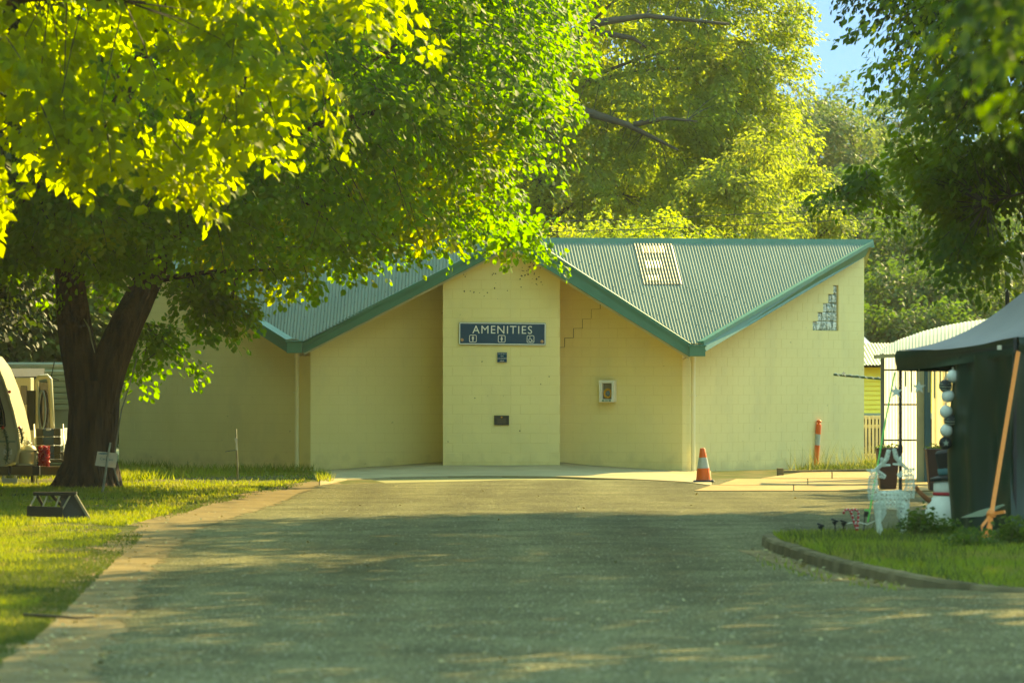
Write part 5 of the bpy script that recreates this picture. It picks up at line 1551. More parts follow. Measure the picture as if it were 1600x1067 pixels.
def reindeer(label, c, flip, sc=1.0, antler=True):
    root = empty("wire_reindeer", c); tag(root, label, "decoration", "wire reindeer on the grass bed")
    s_ = flip
    V3 = lambda x, y, z: Vector((x * s_ * sc, y * sc, z * sc))
    m_ = MB(); lattice(m_, [V3(-.20, 0, .46), V3(-.08, 0, .48), V3(.08, 0, .47), V3(.20, 0, .48)], [.085 * sc, .115 * sc, .115 * sc, .10 * sc], 10); oo = m_.build("body", M["tinsel"], root, fix=False)
    m_ = MB(); lattice(m_, [V3(-.19, 0, .50), V3(-.22, 0, .64), V3(-.21, 0, .80)], [.085 * sc, .065 * sc, .055 * sc], 8); m_.build("neck", M["tinsel"], root, fix=False)
    m_ = MB(); lattice(m_, [V3(-.24, 0, .84), V3(-.15, 0, .83), V3(-.05, 0, .785)], [.05 * sc, .052 * sc, .026 * sc], 7); hd = m_.build("head", M["tinsel"], root, fix=False)
    m_ = MB(); lattice(m_, [V3(-.22, .04, .86), V3(-.29, .07, .88)], [.03 * sc, .006], 5); m_.build("ear", M["tinsel"], hd, fix=False)
    for y in (-.05, .05):
        m_ = MB(); lattice(m_, [V3(-.16, y, .42), V3(-.15, y, .24), V3(-.13, y, .0)], [.05 * sc, .028 * sc, .018 * sc], 6); m_.build("leg", M["tinsel"], root, fix=False)
        m_ = MB(); lattice(m_, [V3(.19, y, .44), V3(.15, y, .28), V3(.21, y, .16), V3(.16, y, .0)], [.075 * sc, .04 * sc, .024 * sc, .018 * sc], 6); m_.build("leg", M["tinsel"], root, fix=False)
    if antler:
        for y in (-.03, .03):
            m_ = MB(); lattice(m_, [V3(-.18, y, .88), V3(-.10, y * 2, .95), V3(-.03, y * 3, 1.03), V3(.0, y * 3.2, 1.15)], [.014, .018, .018, .014], 5); lattice(m_, [V3(-.08, y * 2, .965), V3(-.10, y * 3, 1.04)], [.014, .011], 5); lattice(m_, [V3(-.12, y * 2, .94), V3(.01, y * 2, .945)], [.014, .008], 5); m_.build("antler", M["tinsel"], root, fix=False)
    return root
g0 = at(1389, 838, 43.2); g0.z = 0.125
reindeer("white wire reindeer with its neck on the near side facing the black gazebo leg", g0, 1, 0.84)
g1 = at(1397, 836, 43.8); g1.z = 0.125
reindeer("white wire reindeer standing behind, neck beside the snowman", g1, -1, 0.84)
# candy canes, solar lights
for x0, y0, hx, tl, lab in ((1342, 830, -17, -14, "striped candy cane leaning, its hook pointing at the solar lights"), (1339, 829, -9, 3, "striped candy cane standing upright beside its leaning twin")):
    c = at(x0, y0, 43.7); c.z = 0.12
    cc = empty("candy_cane", c); tag(cc, lab, "decoration", "candy canes on the grass bed")
    pts = [Vector((0, 0, -0.02)), Vector((tl * .0035, 0, .12)), Vector((tl * .006, 0, .235))]
    tp = pts[-1]
    for a in range(20, 200, 20): pts.append(tp + Vector((-0.045 + 0.045 * math.cos(R(a)), 0, 0.05 * math.sin(R(a)))))
    m_ = MB(); m_.tube(pts, 0.0125, 8); cane = m_.build("cane", M["red"], cc, smooth=True)
    m_ = MB()
    cum = []
    for a, b in zip(pts[:-1], pts[1:]):
        k = max(1, int((b - a).length / 0.022))
        for j in range(0, k): cum.append((a.lerp(b, j / k), (b - a).normalized()))
    for j in range(0, len(cum), 2):
        p, d = cum[j]; m_.tube([p, p + d * 0.009 + Vector((0.003, 0, 0.003))], 0.0133, 8, cap=False)
    m_.build("stripe", M["whitegloss"], cane)
for x, y0, y1, tl, lab in ((1285, 832, 821, -3, "small black solar light with tilted panel, furthest from the reindeer"), (1306, 833, 814, -2, "tall black solar light in the middle of three"), (1318, 833, 816, 0, "black solar light nearest the candy canes")):
    c = at(x, y0, 43.7); c.z = 0.11; t = at(x + tl, y1, 43.7) - c
    s4 = empty("solar_light", c); tag(s4, lab, "garden light", "solar lights on the grass bed")
    m_ = MB(); m_.tube([(0, 0, -0.02), t], 0.009, 6); m_.build("stake", M["black"], s4)
    m_ = MB(); m_.box(t + Vector((0, 0, 0.012)), (0.085, 0.07, 0.02), Matrix.Rotation(R(18), 3, 'Y')); m_.lathe([(0.02, -.04), (0.032, 0)], tuple(t), 10); m_.build("solar_panel", M["black"], s4, bevel=0.003)
c = at(1352, 833, 43.7); c.z = 0.11; t = at(1354, 800, 43.7) - c
s4 = empty("garden_spotlight", c); tag(s4, "small spotlight with green top on a wire stake beside the reindeer", "garden light")
m_ = MB(); m_.tube([(-.02, 0, -0.02), t + Vector((-0.02, 0, -0.03))], 0.007, 5); m_.build("stake", M["dark_metal"], s4)
m_ = MB(); m_.lathe([(0.024, -.05), (0.03, 0.0), (0.026, .01)], tuple(t), 10, Matrix.Rotation(R(15), 3, 'Y')); m_.build("lamp_body", M["black"], s4)
m_ = MB(); m_.box(t + Vector((0, 0, 0.025)), (0.045, 0.04, 0.02)); m_.build("green_top", M["greenrope"], s4)
m_ = MB(); m_.tube([at(1320, 818, 43.7), at(1340, 815, 43.7), at(1355, 819, 43.6), at(1370, 812, 43.4)], 0.004, 4); tag(m_.build("white_wire", M["white"]), "thin white cord strung between solar lights and reindeer", "cord")

# ---------------------------------------------------------------- planters, shelter
for x, y, lab in ((1387, 763, "brown tapered planter behind the antlers"), (1464, 765, "brown tapered planter behind the snowman's hat")):
    c = gnd(x, y, 0.02); pl = empty("planter", c); tag(pl, lab, "planter", "brown planters on the path")
    s_ = 1.0
    m_ = MB(); m_.box((0, 0, 0.35), (0.27, 0.27, 0.70), taper=1.45); m_.box((0, 0, 0.69), (0.41, 0.41, 0.03)); m_.build("pot", M["rustbrown"], pl, bevel=0.006)
    r = np.random.default_rng(int(x)); C = np.c_[r.uniform(-.17, .17, 24), r.uniform(-.17, .17, 24), r.uniform(.70, .74, 24)]
    pos, xx, d, nn, u = leaf_frames(C, norm(r.normal(0, 1, (24, 3))), np.full(24, 0.07), 14, droop=0.1, r=r)
    V, q = leaf_verts(pos, xx, d, nn, np.full(len(pos), 0.035), ROUND); o = mesh_np("foliage", V, q, L_BUSH, pl); o["kind"] = "stuff"
shx = empty("arched_shelter", (at(1378, 600, 73).x, 73, 0)); SO = Vector(shx.location)
tag(shx, "open shelter with arched grey roof and glowing clear wall panels", "shelter")
arc_back = [(1365, 553), (1385, 541), (1410, 529), (1440, 518), (1475, 509), (1510, 502.5), (1545, 498), (1590, 495), (1640, 495), (1690, 498)]
fr = [(1365, 553.5), (1385, 552), (1410, 551), (1440, 549), (1475, 548), (1510, 547), (1545, 546), (1590, 545), (1640, 545), (1690, 545)]
V, fq = [], []
k = 0
back3, front3 = [], []
for (xb, yb), (xf, yf) in zip(arc_back, fr):
    back3.append(at(xb, yb, 73.7)); front3.append(at(xf, yf, 72.0))
def resamp(ps, n_):
    out = []
    for i in range(n_ + 1):
        t = i / n_ * (len(ps) - 1); j = min(int(t), len(ps) - 2); out.append(ps[j].lerp(ps[j + 1], t - j))
    return out
nb2 = 160
bk, fn = resamp(back3, nb2), resamp(front3, nb2)
for i in range(nb2 + 1):
    hgt_ = 0.012 * math.sin(i * 2.1)
    for j in range(7):
        t = j / 6
        p = fn[i].lerp(bk[i], t); p.z += 0.10 * math.sin(math.pi * t) * min(1, i / 30) + hgt_; V.append(p)
for i in range(nb2):
    for j in range(6): fq.append((i * 7 + j, i * 7 + j + 1, (i + 1) * 7 + j + 1, (i + 1) * 7 + j))
m_ = MB(SO); m_.add(V, fq); m_.build("roof", M["shelterroof"], shx, smooth=True, fix=False)
m_ = MB(SO)
for a, b in zip(front3[:-1], front3[1:]): m_.bar(a + Vector((0, 0, -.05)), b + Vector((0, 0, -.05)), 0.04, 0.07)
m_.build("eave_beam", M["olive"], shx)
def corr_panel(x0, x1, y0, y1, d, m, name, pitch=0.06, amp=0.012, par=None, o0=None):
    a, b = at(x0, y0, d), at(x1, y1, d)
    n_ = int((b.x - a.x) / pitch * 6); V, fq = [], []
    for i in range(n_ + 1):
        x = a.x + (b.x - a.x) * i / n_
        for z in (a.z, b.z): V.append(Vector((x, d + amp * math.sin(6.283 * x / pitch), z)))
    for i in range(n_): fq.append((2 * i, 2 * i + 1, 2 * i + 3, 2 * i + 2))
    mm = MB(o0 if o0 is not None else SO); mm.add(V, fq); return mm.build(name, m, par or shx, smooth=True, fix=False)
for x0, x1 in ((1381, 1402), (1402.5, 1420), (1420.5, 1436)):
    for y0, y1 in ((554, 577.5), (578.5, 631.5), (632.5, 687), (688, 753)): corr_panel(x0, x1, y0, y1, 73.95, M["panel"], "wall_panel")
for y in (578, 632, 687.5, 752):
    m_ = MB(SO); m_.bar(at(1378, y, 73.85), at(1442, y, 73.85), 0.03, 0.03); m_.build("rail", M["dark_metal"], shx)
for xx in (1379, 1448, 1540, 1640):
    if xx == 1448: continue
    m_ = MB(SO); a, b = at(xx, 552, 73.85), at(xx, 753, 73.85); m_.box((a + b) / 2, (0.07, 0.07, a.z - b.z)); m_.build("frame_post", M["dial"], shx)
a, b = at(1438.5, 560, 71.5), at(1438.5, 757, 71.5)
m_ = MB(SO); m_.box((a + b) / 2, (0.15, 0.1, a.z - b.z)); pst = m_.build("corner_post", M["olive"], shx, bevel=0.004)
a, b = at(1449, 560, 71.4), at(1449, 755, 71.4)
m_ = MB(SO); m_.box((a + b) / 2, (0.115, 0.12, a.z - b.z)); m_.build("corner_post", M["teal"], shx, bevel=0.004)
corr_panel(1456, 1600, 552, 755, 74.0, M["drape"], "cream_drape", 0.16, 0.03)
for k, x in enumerate(range(1415, 1482, 9)):
    m_ = MB(SO); m_.box(at(x, 592 + (k % 3) * 4, 70.8), (0.03, 0.01, 0.28 + 0.12 * (k % 3))); m_.build("hanging_tag", M["olive"], shx)
# tinsel wrapped pole pointing left
pa, pb = at(1303, 585, 70.9), at(1376, 592, 71.2)
m_ = MB(); m_.tube([pa, pb], 0.022, 8); tp_ = m_.build("tinsel_pole", M["greentinsel"]); tag(tp_, "dark tinsel wrapped pole reaching out from the shelter across the wall", "pole")
m_ = MB()
for i in range(60):
    t = i / 60; p = pa.lerp(pb, t); a = i * 0.7
    if i % 4 < 2: m_.tube([p + Vector((0, .025 * math.cos(a), .025 * math.sin(a))), p + Vector((.035, .025 * math.cos(a + .7), .025 * math.sin(a + .7)))], 0.008, 4)
oo = m_.build("tinsel_wrap", M["tinsel"], tp_); oo["kind"] = "stuff"
c = at(1318, 583.5, 70.9); m_ = MB(); m_.prism([c + Vector(((0.05 if k % 2 == 0 else 0.02) * math.sin(k * math.pi / 5), -0.03, (0.05 if k % 2 == 0 else 0.02) * math.cos(k * math.pi / 5))) for k in range(10)], (0, .01, 0)); m_.build("small_star", M["paper"], tp_)

# ---------------------------------------------------------------- far right: fence, cabin, marquee, post
fe = empty("picket_fence", at(1360, 720, 91)); FO = Vector(fe.location)
tag(fe, "short cream picket fence in the gap beside the right wall", "fence")
for k in range(9):
    x = 1342 + k * 5.6
    a, b = at(x, 648 + (k % 2) * 2, 91), at(x, 719, 91)
    m_ = MB(FO); m_.prism([b + Vector((-.026, 0, 0)), b + Vector((.026, 0, 0)), a + Vector((.026, 0, -.03)), a, a + Vector((-.026, 0, -.03))], (0, 0.02, 0)); m_.build("picket", M["picket"], fe)
for y in (652, 666, 711):
    m_ = MB(FO); m_.bar(at(1338, y, 91.06), at(1390, y, 91.06), 0.04, 0.08); m_.build("fence_rail", M["picket"], fe)
cb_ = empty("yellow_cabin", at(1380, 725, 104)); CO = Vector(cb_.location)
tag(cb_, "yellow weatherboard cabin showing between the right wall and the shelter", "cabin")
m_ = MB(CO); a, b = at(1330, 570, 104), at(1480, 722, 104); m_.box(((a.x + b.x) / 2, 105.5, (a.z + b.z) / 2), (b.x - a.x, 2.9, a.z - b.z)); m_.build("cabin_wall", M["canvas"], cb_)
yy = 574
while yy < 648:
    m_ = MB(CO); p, q_ = at(1330, yy, 103.98), at(1480, yy, 103.98)
    m_.prism([p, p + Vector((0, -.03, -.125)), p + Vector((0, .01, -.125)), p + Vector((0, 0.02, 0))], q_ - p); m_.build("weatherboard", M["yellow"], cb_); yy += 7.2
m_ = MB(CO); m_.bar(at(1330, 650, 103.9), at(1480, 650, 103.9), 0.1, 0.16); m_.build("floor_beam", M["sage"], cb_)
V, fq = [], []
a, b = at(1326, 570, 103.6), at(1490, 570, 103.6)
n_ = 150
for i in range(n_ + 1):
    x = a.x + (b.x - a.x) * i / n_; w_ = 0.02 * math.sin(i * 1.3)
    V += [Vector((x, 103.5, a.z + w_)), Vector((x, 107, a.z + 0.62 + w_))]
for i in range(n_): fq.append((2 * i, 2 * i + 1, 2 * i + 3, 2 * i + 2))
m_ = MB(CO); m_.add(V, fq); m_.build("cabin_roof", M["picket"], cb_, smooth=True, fix=False)
mq = empty("marquee", at(1340, 725, 112)); MO = Vector(mq.location)
tag(mq, "pale peaked marquee roof just showing past the wall", "marquee")
pk = at(1338, 512, 113.5)
m_ = MB(MO); V = []
cor = [at(1285, 552, 112), at(1389, 552, 112), at(1389, 552, 115), at(1285, 552, 115)]
cor[2].z = cor[3].z = cor[0].z
for i in range(9):
    t = i / 8
    for cc in cor:
        p = cc.lerp(pk, t); p.z -= 0.12 * math.sin(math.pi * t); V.append(p)
m_.add(V, [(i * 4 + k, i * 4 + (k + 1) % 4, (i + 1) * 4 + (k + 1) % 4, (i + 1) * 4 + k) for i in range(8) for k in range(4)])
m_.build("canopy", M["white"], mq, fix=False)
m_ = MB(MO)
for a, b in zip(cor, cor[1:] + cor[:1]): m_.prism([a, b, b + Vector((0, 0, -.2)), a + Vector((0, 0, -.2))], (0, .02, 0))
m_.build("valance", M["sage"], mq)
for cc in cor:
    m_ = MB(MO); m_.tube([cc, (cc.x, cc.y, 0)], 0.03, 6); m_.build("leg", M["alu"], mq)
lp = empty("lamp_post", (at(1574, 600, 62).x, 62, 0)); LO = Vector(lp.location)
tag(lp, "dark post with white tinsel and a pale lantern above the gazebo roof", "lamp post")
m_ = MB(LO); p = at(1574, 420, 62); m_.tube([(p.x, 62, 0), (p.x, 62, p.z)], [0.045, 0.035], 10); m_.build("post", M["dark_metal"], lp, smooth=True, flat_angle=50)
m_ = MB(LO); m_.tube([at(1574, 425, 62), at(1580, 400, 62), at(1594, 396, 62)], 0.02, 8); m_.build("arm", M["dark_metal"], lp)
m_ = MB(LO); q_ = at(1595, 402, 62); m_.lathe([(0.03, 0.08), (0.10, 0.04), (0.115, -0.06), (0.06, -0.28), (0.05, -0.31)], tuple(q_), 12); m_.build("lantern", M["paper"], lp, smooth=True, flat_angle=40)
m_ = MB(LO); rr5 = random.Random(3)
for i in range(70):
    p = at(1577 + rr5.uniform(-7, 7) * (1 - i / 90), 402 + i * 0.75, 61.95); m_.tube([p, p + Vector((rr5.uniform(-.07, .07), rr5.uniform(-.05, .02), rr5.uniform(-.1, .05)))], 0.006, 3)
oo = m_.build("tinsel", M["tinsel"], lp, fix=False); oo["kind"] = "stuff"
# overhead cables
for y0, y1, lab in ((352, 322, "upper overhead cable crossing above the roof ridge"), (366, 340, "lower overhead cable just above the roof ridge")):
    m_ = MB(); pts = [at(800 + t * 1000 - 400, y0 + (y1 - y0) * t + 14 * math.sin(math.pi * t) * 0.6, 96) for t in np.linspace(0, 1.15, 24)]
    m_.tube(pts, 0.010, 5, cap=False); tag(m_.build("power_cable", M["black"], fix=False), lab, "cable", "overhead cables")

# ---------------------------------------------------------------- left: camp
def dwall(o0, par, name, m, x0, x1, y0, y1, d, th=0.05):
    a, b = at(x0, y0, d), at(x1, y1, d); mm = MB(o0); mm.box(((a.x + b.x) / 2, d + th / 2, (a.z + b.z) / 2), (b.x - a.x, th, a.z - b.z)); return mm.build(name, m, par, bevel=min(0.01, th / 4))
# cream caravan at the back with dark awning
cv = empty("cabin_caravan", at(40, 740, 80)); VO = Vector(cv.location)
tag(cv, "sage clad caravan behind the camp with a dark awning roof", "caravan")
m_ = MB(VO); a, b = at(-140, 566, 80), at(118, 742, 80); m_.box(((a.x + b.x) / 2, 81.3, (a.z + 0.12) / 2), (b.x - a.x, 2.4, a.z - 0.12)); m_.build("body", M["sage"], cv, bevel=0.05)
for k in range(7):
    y = 578 + k * 9
    p, q_ = at(-130, y, 79.98), at(117, y, 79.98)
    m_ = MB(VO); m_.prism([p, p + Vector((0, -.025, -.03)), p + Vector((0, -.025, -.10)), p + Vector((0, 0, -.115))], q_ - p); m_.build("cladding_panel", M["sage"], cv)
dwall(VO, cv, "dark_window", M["darkglass"], 22, 44, 598, 640, 79.85, 0.05)
m_ = MB(VO); m_.bar(at(-140, 571, 79.5), at(118, 571, 79.5), 0.1, 0.05); m_.build("awning_rail", M["white"], cv)
m_ = MB(VO); m_.prism([at(-140, 575, 79.4), at(70, 575, 79.4), at(68, 588, 77.8), at(-140, 592, 77.8)], (0, 0, -0.03)); m_.prism([at(-140, 592, 77.8), at(68, 588, 77.8), at(66, 592, 77.8), at(-140, 598, 77.8)], (0, 0.02, 0)); m_.build("awning", M["canvas"], cv)
m_ = MB(VO); m_.bar(at(85, 565, 79.3), at(80, 590, 79.3), 0.02, 0.02); m_.bar(at(80, 590, 79.3), at(92, 594, 79.3), 0.02, 0.02); m_.build("bracket", M["dark_metal"], cv)
for x in (-100, 60):
    m_ = MB(VO); w_ = at(x, 742, 80.1); m_.lathe([(0.18, -.08), (0.26, -.06), (0.26, .06), (0.18, .08)], (w_.x, 80.05, 0.26), 18, Matrix.Rotation(R(90), 3, 'X')); m_.build("wheel", M["black"], cv)
# dark hedge behind it
r = np.random.default_rng(77)
for i, (x, lab) in enumerate(((-60, "dark hedge tree behind the awning at the edge"), (30, "dark hedge tree directly above the awning"), (120, "dark hedge tree behind the linden's left fork"))):
    X = (x - 800) / F * 92; b_ = Vector((X, 92, 0))
    make_tree("hedge_tree", lab, b_, [([b_, b_ + Vector((0, 0, 1.4)), b_ + Vector((0, 0, 3))], [0.12, 0.1, 0.06])], [(200, (X, 92, 2.9), (1.3, 1.2, 2.6), 2.6, 0.3, -1)], L_DARK, 0.2, ROUND, m=36, spray_r=0.55, limbs=3, seed=160 + i, gap=1.2, group="hedge trees behind the caravan")
# pale trailer tray with headboard frame
ut = empty("tray_trailer", at(60, 742, 75.5)); UO = Vector(ut.location)
tag(ut, "cream tray trailer with upright frame parked behind the camp chair", "trailer")
dwall(UO, ut, "side_panel", M["creamvan"], 28, 82, 672, 704, 75.5, 0.06)
for y in (681, 692): 
    m_ = MB(UO); m_.bar(at(30, y, 75.47), at(80, y, 75.47), 0.03, 0.03); m_.build("panel_rib", M["creamvan"], ut)
m_ = MB(UO); m_.prism([at(80, 673, 75.5), at(105, 668, 76.6), at(105, 690, 76.6), at(80, 702, 75.5)], (0.05, 0.03, 0)); m_.build("tail_gate", M["whitegloss"], ut)
for x in (88, 96): dwall(UO, ut, "gate_slot", M["sage"], x, x + 5, 673, 683, 75.85 + (x - 88) * .04, 0.03)
m_ = MB(UO); a, b = at(30, 706, 75.6), at(100, 720, 75.6); m_.box(((a.x + b.x) / 2, 76.4, (a.z + b.z) / 2), (b.x - a.x, 1.5, a.z - b.z)); m_.build("chassis", M["dark_metal"], ut)
m_ = MB(UO); w_ = at(45, 738, 76); m_.lathe([(0.2, -.09), (0.3, -.07), (0.3, .07), (0.2, .09)], (w_.x, 75.7, 0.30), 18, Matrix.Rotation(R(90), 3, 'X')); m_.build("wheel", M["black"], ut)
m_ = MB(UO); m_.tube([at(57, 672, 75.7), at(57, 596, 75.7), at(60, 590, 75.7), at(74, 588, 75.7), at(78, 592, 75.7), at(82, 672, 75.9)], 0.05, 8); m_.build("upright_frame", M["creamvan"], ut, smooth=True)
dwall(UO, ut, "rear_window", M["darkglass"], 61, 77, 597, 670, 75.8, 0.03)
ring = [at(65.5 + 5 * math.cos(t), 640 + 30 * math.sin(t), 75.6) for t in np.linspace(0, 6.283, 25)]
m_ = MB(UO); m_.tube(ring, 0.02, 6, cap=False); m_.build("spare_hoop", M["dial"], ut, smooth=True)
dwall(UO, ut, "side_box", M["sage"], -40, 23, 592, 672, 76.2, 0.6); dwall(UO, ut, "side_box", M["creamvan"], 24, 48, 590, 672, 76.0, 0.5)
dwall(UO, ut, "box_window", M["darkglass"], 32, 42, 603, 632, 75.96, 0.03); dwall(UO, ut, "dark_bag", M["canvas"], 42, 55, 610, 672, 75.6, 0.2)
for k in range(8):
    m_ = MB(UO); m_.bar(at(-2 + k * 3.4, 600 + k * 2, 76.17), at(-2 + k * 3.4 - 12, 640 + k * 2, 76.17), 0.008, 0.008); m_.build("lattice_bar", M["dial"], ut)
# near rounded caravan front
nv = empty("rounded_caravan", at(-60, 757, 70.5)); NO = Vector(nv.location)
tag(nv, "cream caravan with curved front, garland and timber drawbar at the edge", "caravan")
prof = [(-400, 545), (-60, 548), (-18, 556), (-4, 575), (8, 605), (19, 640), (27, 675), (30, 700), (24, 722), (5, 729), (-400, 732)]
m_ = MB(NO); m_.prism([at(x, y, 70.6) for x, y in prof], (0, 1.9, 0)); m_.build("body", M["creamvan"], nv, smooth=True, flat_angle=30, bevel=0.02)
m_ = MB(NO)
for off in (0.0,): m_.tube([at(x, y, 70.58) for x, y in prof[1:9]], 0.035, 8)
m_.build("front_trim", M["picket"], nv, smooth=True)
m_ = MB(NO); m_.prism([at(-40, 590, 70.55), at(-8, 600, 70.55), at(4, 645, 70.55), at(6, 664, 70.55), at(-40, 664, 70.55)], (0, .03, 0)); m_.build("window", M["darkglass"], nv)
m_ = MB(NO)
wp = [(-40, 588), (-7, 598), (6, 645), (8, 666), (-40, 666)]
for (xa, ya), (xb, yb) in zip(wp[:-1], wp[1:]): m_.bar(at(xa, ya, 70.52), at(xb, yb, 70.52), 0.03, 0.03)
m_.build("window_rubber", M["black"], nv)
m_ = MB(NO); m_.bar(at(-60, 688, 70.56), at(24, 690, 70.56), 0.02, 0.035); m_.build("side_moulding", M["sage"], nv)
m_ = MB(NO); m_.lathe([(.03, 0), (.028, .02), (.01, .03)], tuple(at(15, 612, 70.55)), 10, Matrix.Rotation(R(90), 3, 'X')); m_.build("marker_light", M["red"], nv)
m_ = MB(NO); m_.box(at(12, 706, 70.55), (0.16, 0.03, 0.10)); m_.build("vent_hatch", M["white"], nv, bevel=0.006)
m_ = MB(NO); m_.bar(at(-60, 735, 70.5), at(97, 735, 70.9), 0.12, 0.155); m_.build("drawbar", M["timber"], nv, bevel=0.008)
for x in (15, 57):
    m_ = MB(NO); m_.box(at(x, 735, 70.45), (0.13 if x == 57 else 0.04, 0.17, 0.17)); m_.build("bracket", M["dark_metal"], nv, bevel=0.006)
m_ = MB(NO)
for x in (6, 24): m_.bar(at(x, 743, 70.3), at(x - 2, 761, 70.3), 0.04, 0.04)
m_.bar(at(3, 752, 70.3), at(27, 752, 70.3), 0.05, 0.12); m_.build("step", M["alu"], nv)
m_ = MB(NO); m_.bar(at(50, 743, 70.6), at(51, 758, 70.6), 0.05, 0.05); m_.build("jockey_stand", M["dark_metal"], nv)
def garland(label, pts, d, par_m, seed):
    rr6 = random.Random(seed); pp = [at(x, y, d) for x, y in pts]
    mm = MB(); mm.tube(pp, 0.02, 6); g_ = mm.build("garland", M["greentinsel"]); tag(g_, label, "garland", "garlands on the rounded caravan")
    mm = MB()
    for a, b in zip(pp[:-1], pp[1:]):
        for i in range(22):
            p = a.lerp(b, rr6.random()); mm.tube([p, p + Vector((rr6.uniform(-.06, .06), rr6.uniform(-.06, .02), rr6.uniform(-.06, .06)))], 0.006, 3)
    oo = mm.build("needles", M["greentinsel"], g_, fix=False); oo["kind"] = "stuff"
    mm = MB(); c_ = pp[0] + Vector((0, -.05, 0)); mm.lathe([(0.004, -.035), (.036, 0), (.004, .035)], tuple(c_), 8); mm.build("red_bow", M["red"], g_)
garland("green garland with red bow curving down the caravan's side", [(5, 668), (9, 680), (12, 697), (12, 712), (10, 721)], 70.45, None, 1)
garland("green garland with red bow on the curved front trim", [(31, 668), (33, 676), (35, 684), (33, 692)], 70.35, None, 2)
# gas bottle
c = at(42.5, 727, 70.75)
gbt = empty("gas_bottle", c); tag(gbt, "pale gas bottle with collar in a square guard on the drawbar", "gas bottle")
m_ = MB(); m_.lathe([(0.14, 0.0), (0.165, 0.03), (0.17, 0.26), (0.16, 0.31), (0.12, 0.36), (0.05, 0.385)], (0, .05, 0), 22); m_.build("cylinder", M["creamvan"], gbt, smooth=True)
m_ = MB(); ring = [Vector((0.085 * math.cos(t), .05 + 0.085 * math.sin(t), .41)) for t in np.linspace(0.4, 5.9, 16)]; m_.tube(ring, 0.012, 6); 
for t in (0.4, 2.2, 4.1, 5.9): m_.tube([(0.085 * math.cos(t), .05 + .085 * math.sin(t), .36), (0.085 * math.cos(t), .05 + .085 * math.sin(t), .47)], 0.011, 6)
m_.build("collar", M["alu"], gbt)
m_ = MB(); m_.lathe([(0.03, .38), (0.025, .43), (0.045, .435), (.04, .455)], (0, .05, 0), 10); m_.build("valve", M["alu"], gbt)
m_ = MB()
for x in (-.165, .165): m_.box((x, -.13, .14), (.05, .03, .28))
m_.box((0, -.13, .265), (.38, .03, .04)); m_.box((0, -.13, .015), (.38, .03, .03)); m_.build("guard_frame", M["picket"], gbt)
# red tinsel column
c = at(69, 728, 70.7)
rt = empty("red_tinsel", c); tag(rt, "shaggy red tinsel figure standing on the timber drawbar", "decoration")
m_ = MB(); m_.lathe([(.08, 0), (.085, .1), (.07, .2), (.085, .3), (.06, .36), (.01, .38)], n=14); m_.build("core", M["redtinsel"], rt, smooth=True)
m_ = MB(); rr7 = random.Random(9)
for i in range(520):
    a, z = rr7.uniform(0, 6.28), rr7.uniform(0, .37); p = Vector((.075 * math.cos(a), .075 * math.sin(a), z)); m_.tube([p, p * 1.0 + Vector((math.cos(a) * .035, math.sin(a) * .035, rr7.uniform(-.03, .03)))], [0.006, 0.003], 3, cap=False)
oo = m_.build("tinsel", M["redtinsel"], rt, fix=False); oo["kind"] = "stuff"
# camp chair
c = at(78, 745, 71.8); c.z = 0.0
ch = empty("camp_chair", c, R(12)); tag(ch, "padded navy and charcoal folding camp chair beside the linden trunk", "chair")
tilt = Matrix.Rotation(R(-12), 3, 'X')
for x, w_, mm_ in ((-.165, .13, "chairgrey"), (0, .2, "chairblue"), (.165, .13, "chairgrey")):
    for k in range(4):
        m_ = MB(); m_.box(tilt @ Vector((x, 0.0, .45 + k * .165)) + Vector((0, .12, 0)), (w_, .05, .155), tilt); m_.build("back_pad", M[mm_], ch, bevel=0.015)
m_ = MB(); m_.box((0, -.12, .40), (.46, .46, .06)); m_.build("seat", M["chairgrey"], ch, bevel=0.02)
for sx in (-.27, .27):
    m_ = MB(); m_.tube([(sx, -.3, 0), (sx, .1, .62), (sx, .3, 1.08)], 0.013, 8); m_.tube([(sx, .25, 0), (sx, -.2, .5)], 0.013, 8); m_.build("leg", M["alu"], ch, smooth=True)
    m_ = MB(); m_.bar((sx, -.32, .55), (sx, .12, .58), .06, .03); m_.build("armrest", M["alu"], ch, bevel=0.008)
m_ = MB(); m_.lathe([(.05, 0), (.045, .006)], tuple(tilt @ Vector((0, -.03, .99)) + Vector((0, .12, 0))), 14, Matrix.Scale(.4, 3, (0, 0, 1)) @ Matrix.Rotation(R(90), 3, 'X')); m_.build("badge", M["alu"], ch)

# wooden folded ramp on the grass
c = gnd(95, 812, 0)
rp = empty("folded_trestle", c); tag(rp, "dark folded wooden trestle lying on the lawn in front of the linden", "trestle")
w_ = c.y / F
lp_ = lambda x, y, dy=0.0: Vector(((x - 95) * w_, dy, (812 - y) * w_))
def tpart(name, a, b, w1, h1, m=M["darktimber"], up=(0, -1, 0)):
    mm = MB(); mm.bar(a, b, w1, h1, up); return mm.build(name, m, rp, bevel=0.003)
tpart("top_rail", lp_(48, 772, .3), lp_(116, 772, .3), .05, .10)
tpart("side_board", lp_(42, 798, .0), lp_(98, 800, .0), .14, .03)
mm = MB(); mm.prism([lp_(88, 774, .32), lp_(114, 774, .28), lp_(141, 811, .0), lp_(100, 811, .0)], (0, .03, 0.01)); mm.build("end_panel", M["darktimber"], rp)
tpart("end_rail", lp_(115, 775, .26), lp_(141, 812, -.02), .035, .05, M["timber"])
for x0, x1 in ((52, 46), (70, 62), (90, 82), (106, 93)): tpart("slat", lp_(x0, 775, .28), lp_(x1, 803 if x0 > 60 else 793, .0), .022, .03, M["timber"])
for x0, x1 in ((53, 62), (76, 92)): tpart("brace", lp_(x0, 774, .33), lp_(x1, 792, .36), .04, .03)

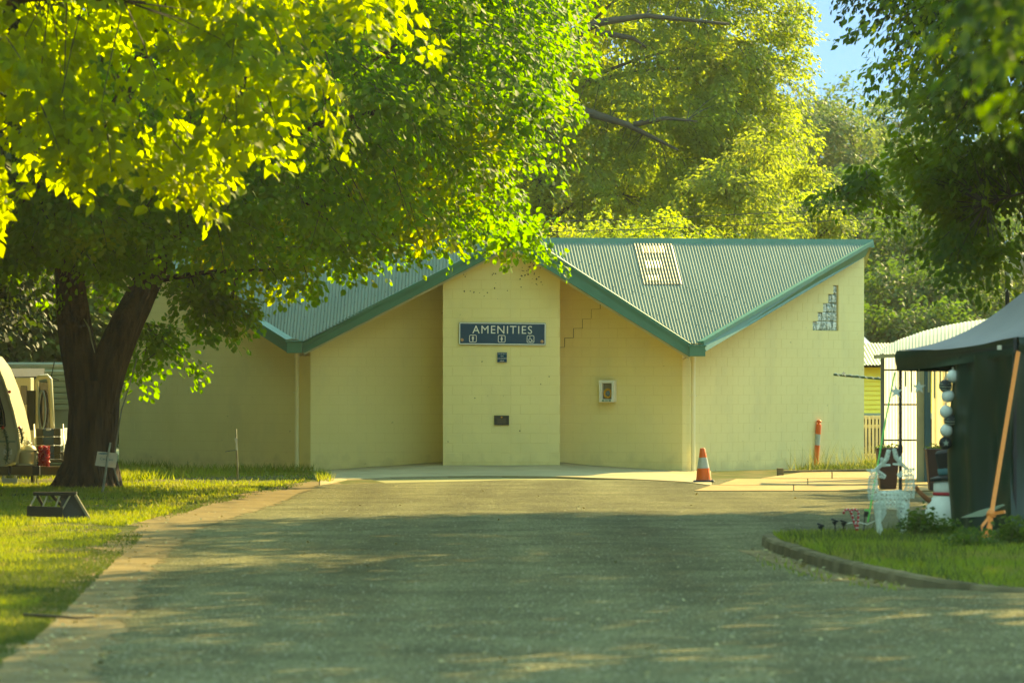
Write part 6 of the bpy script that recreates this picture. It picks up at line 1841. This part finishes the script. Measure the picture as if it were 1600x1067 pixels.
# site sign on its stake
c = gnd(160, 770, 0)
ss = empty("site_sign", c); tag(ss, "small white notice tilted on a stake in front of the linden trunk", "sign")
w_ = c.y / F
l2 = lambda x, y, dy=0.0: Vector(((x - 160) * w_, dy, (770 - y) * w_))
m_ = MB(); m_.tube([l2(159, 774), l2(164, 745), l2(168, 715), l2(172.5, 691)], [.022, .02, .02, .018], 7); m_.build("stake", M["paletimber"], ss, smooth=True)
m_ = MB(); q4 = [l2(152, 705, .03), l2(184, 708, .03), l2(180.5, 731, .03), l2(148, 727, .03)]
m_.prism(q4, (0, .008, 0)); m_.build("board", M["card"], ss)
m_ = MB(); e0 = l2(161, 707.3, .026); m_.prism([e0 + Vector((0.085 * math.cos(t), 0, .018 * math.sin(t) - .012)) for t in np.linspace(0, 6.1, 14)], (0, .003, 0)); m_.build("emblem", M["print"], ss)
text_mesh("lettering", "Caravans", 0.062, tuple(l2(166.5, 717.3, .027)), M["print"], ss, rot=(R(90), R(5), 0))
# stake with tag
c = gnd(371, 751, 0)
s5 = empty("marker_stake", c); tag(s5, "thin rough stake with a white tag near the left wall", "stake")
w_ = c.y / F; l3 = lambda x, y, dy=0.0: Vector(((x - 371) * w_, dy, (751 - y) * w_))
m_ = MB(); m_.tube([l3(371.5, 754), l3(371, 725), l3(369.5, 700), l3(369, 670)], [.02, .018, .017, .014], 7); m_.build("stick", M["paletimber"], s5, smooth=True)
m_ = MB(); m_.prism([l3(366, 684.5, -.02), l3(371, 685, -.02), l3(371, 693, -.02), l3(372, 703, -.02), l3(368.5, 703, -.02), l3(368.5, 693, -.02)], (0, .012, 0)); m_.build("tag", M["whitegloss"], s5)
m_ = MB(); m_.tube([l3(369, 703, 0), l3(360, 704, 0), l3(352, 705.5, 0)], .006, 5); m_.build("tie_wire", M["dark_metal"], s5)
# pale cord standing in for the trunk's sunlit rim, and stick in the fork
m_ = MB(); m_.tube([at(214, 560, 67.65), at(203, 600, 67.6), at(190, 640, 67.55), at(182, 690, 67.5), at(177.5, 730, 67.4), at(184, 752, 67.3), at(187, 759, 67.2)], 0.013, 6); tag(m_.build("sunlit_rim_cord", M["paletimber"], smooth=True), "pale cord drawn for the sunlit rim of the linden trunk", "cord")
m_ = MB(); m_.tube([at(131, 498, 67.4), at(139, 512, 67.4), at(143, 532, 67.4), at(148, 551, 67.4)], [.012, .016, .014, .008], 6); tag(m_.build("snapped_branch", M["paletimber"], smooth=True), "broken pale twig caught in the fork of the linden trunk", "stick")
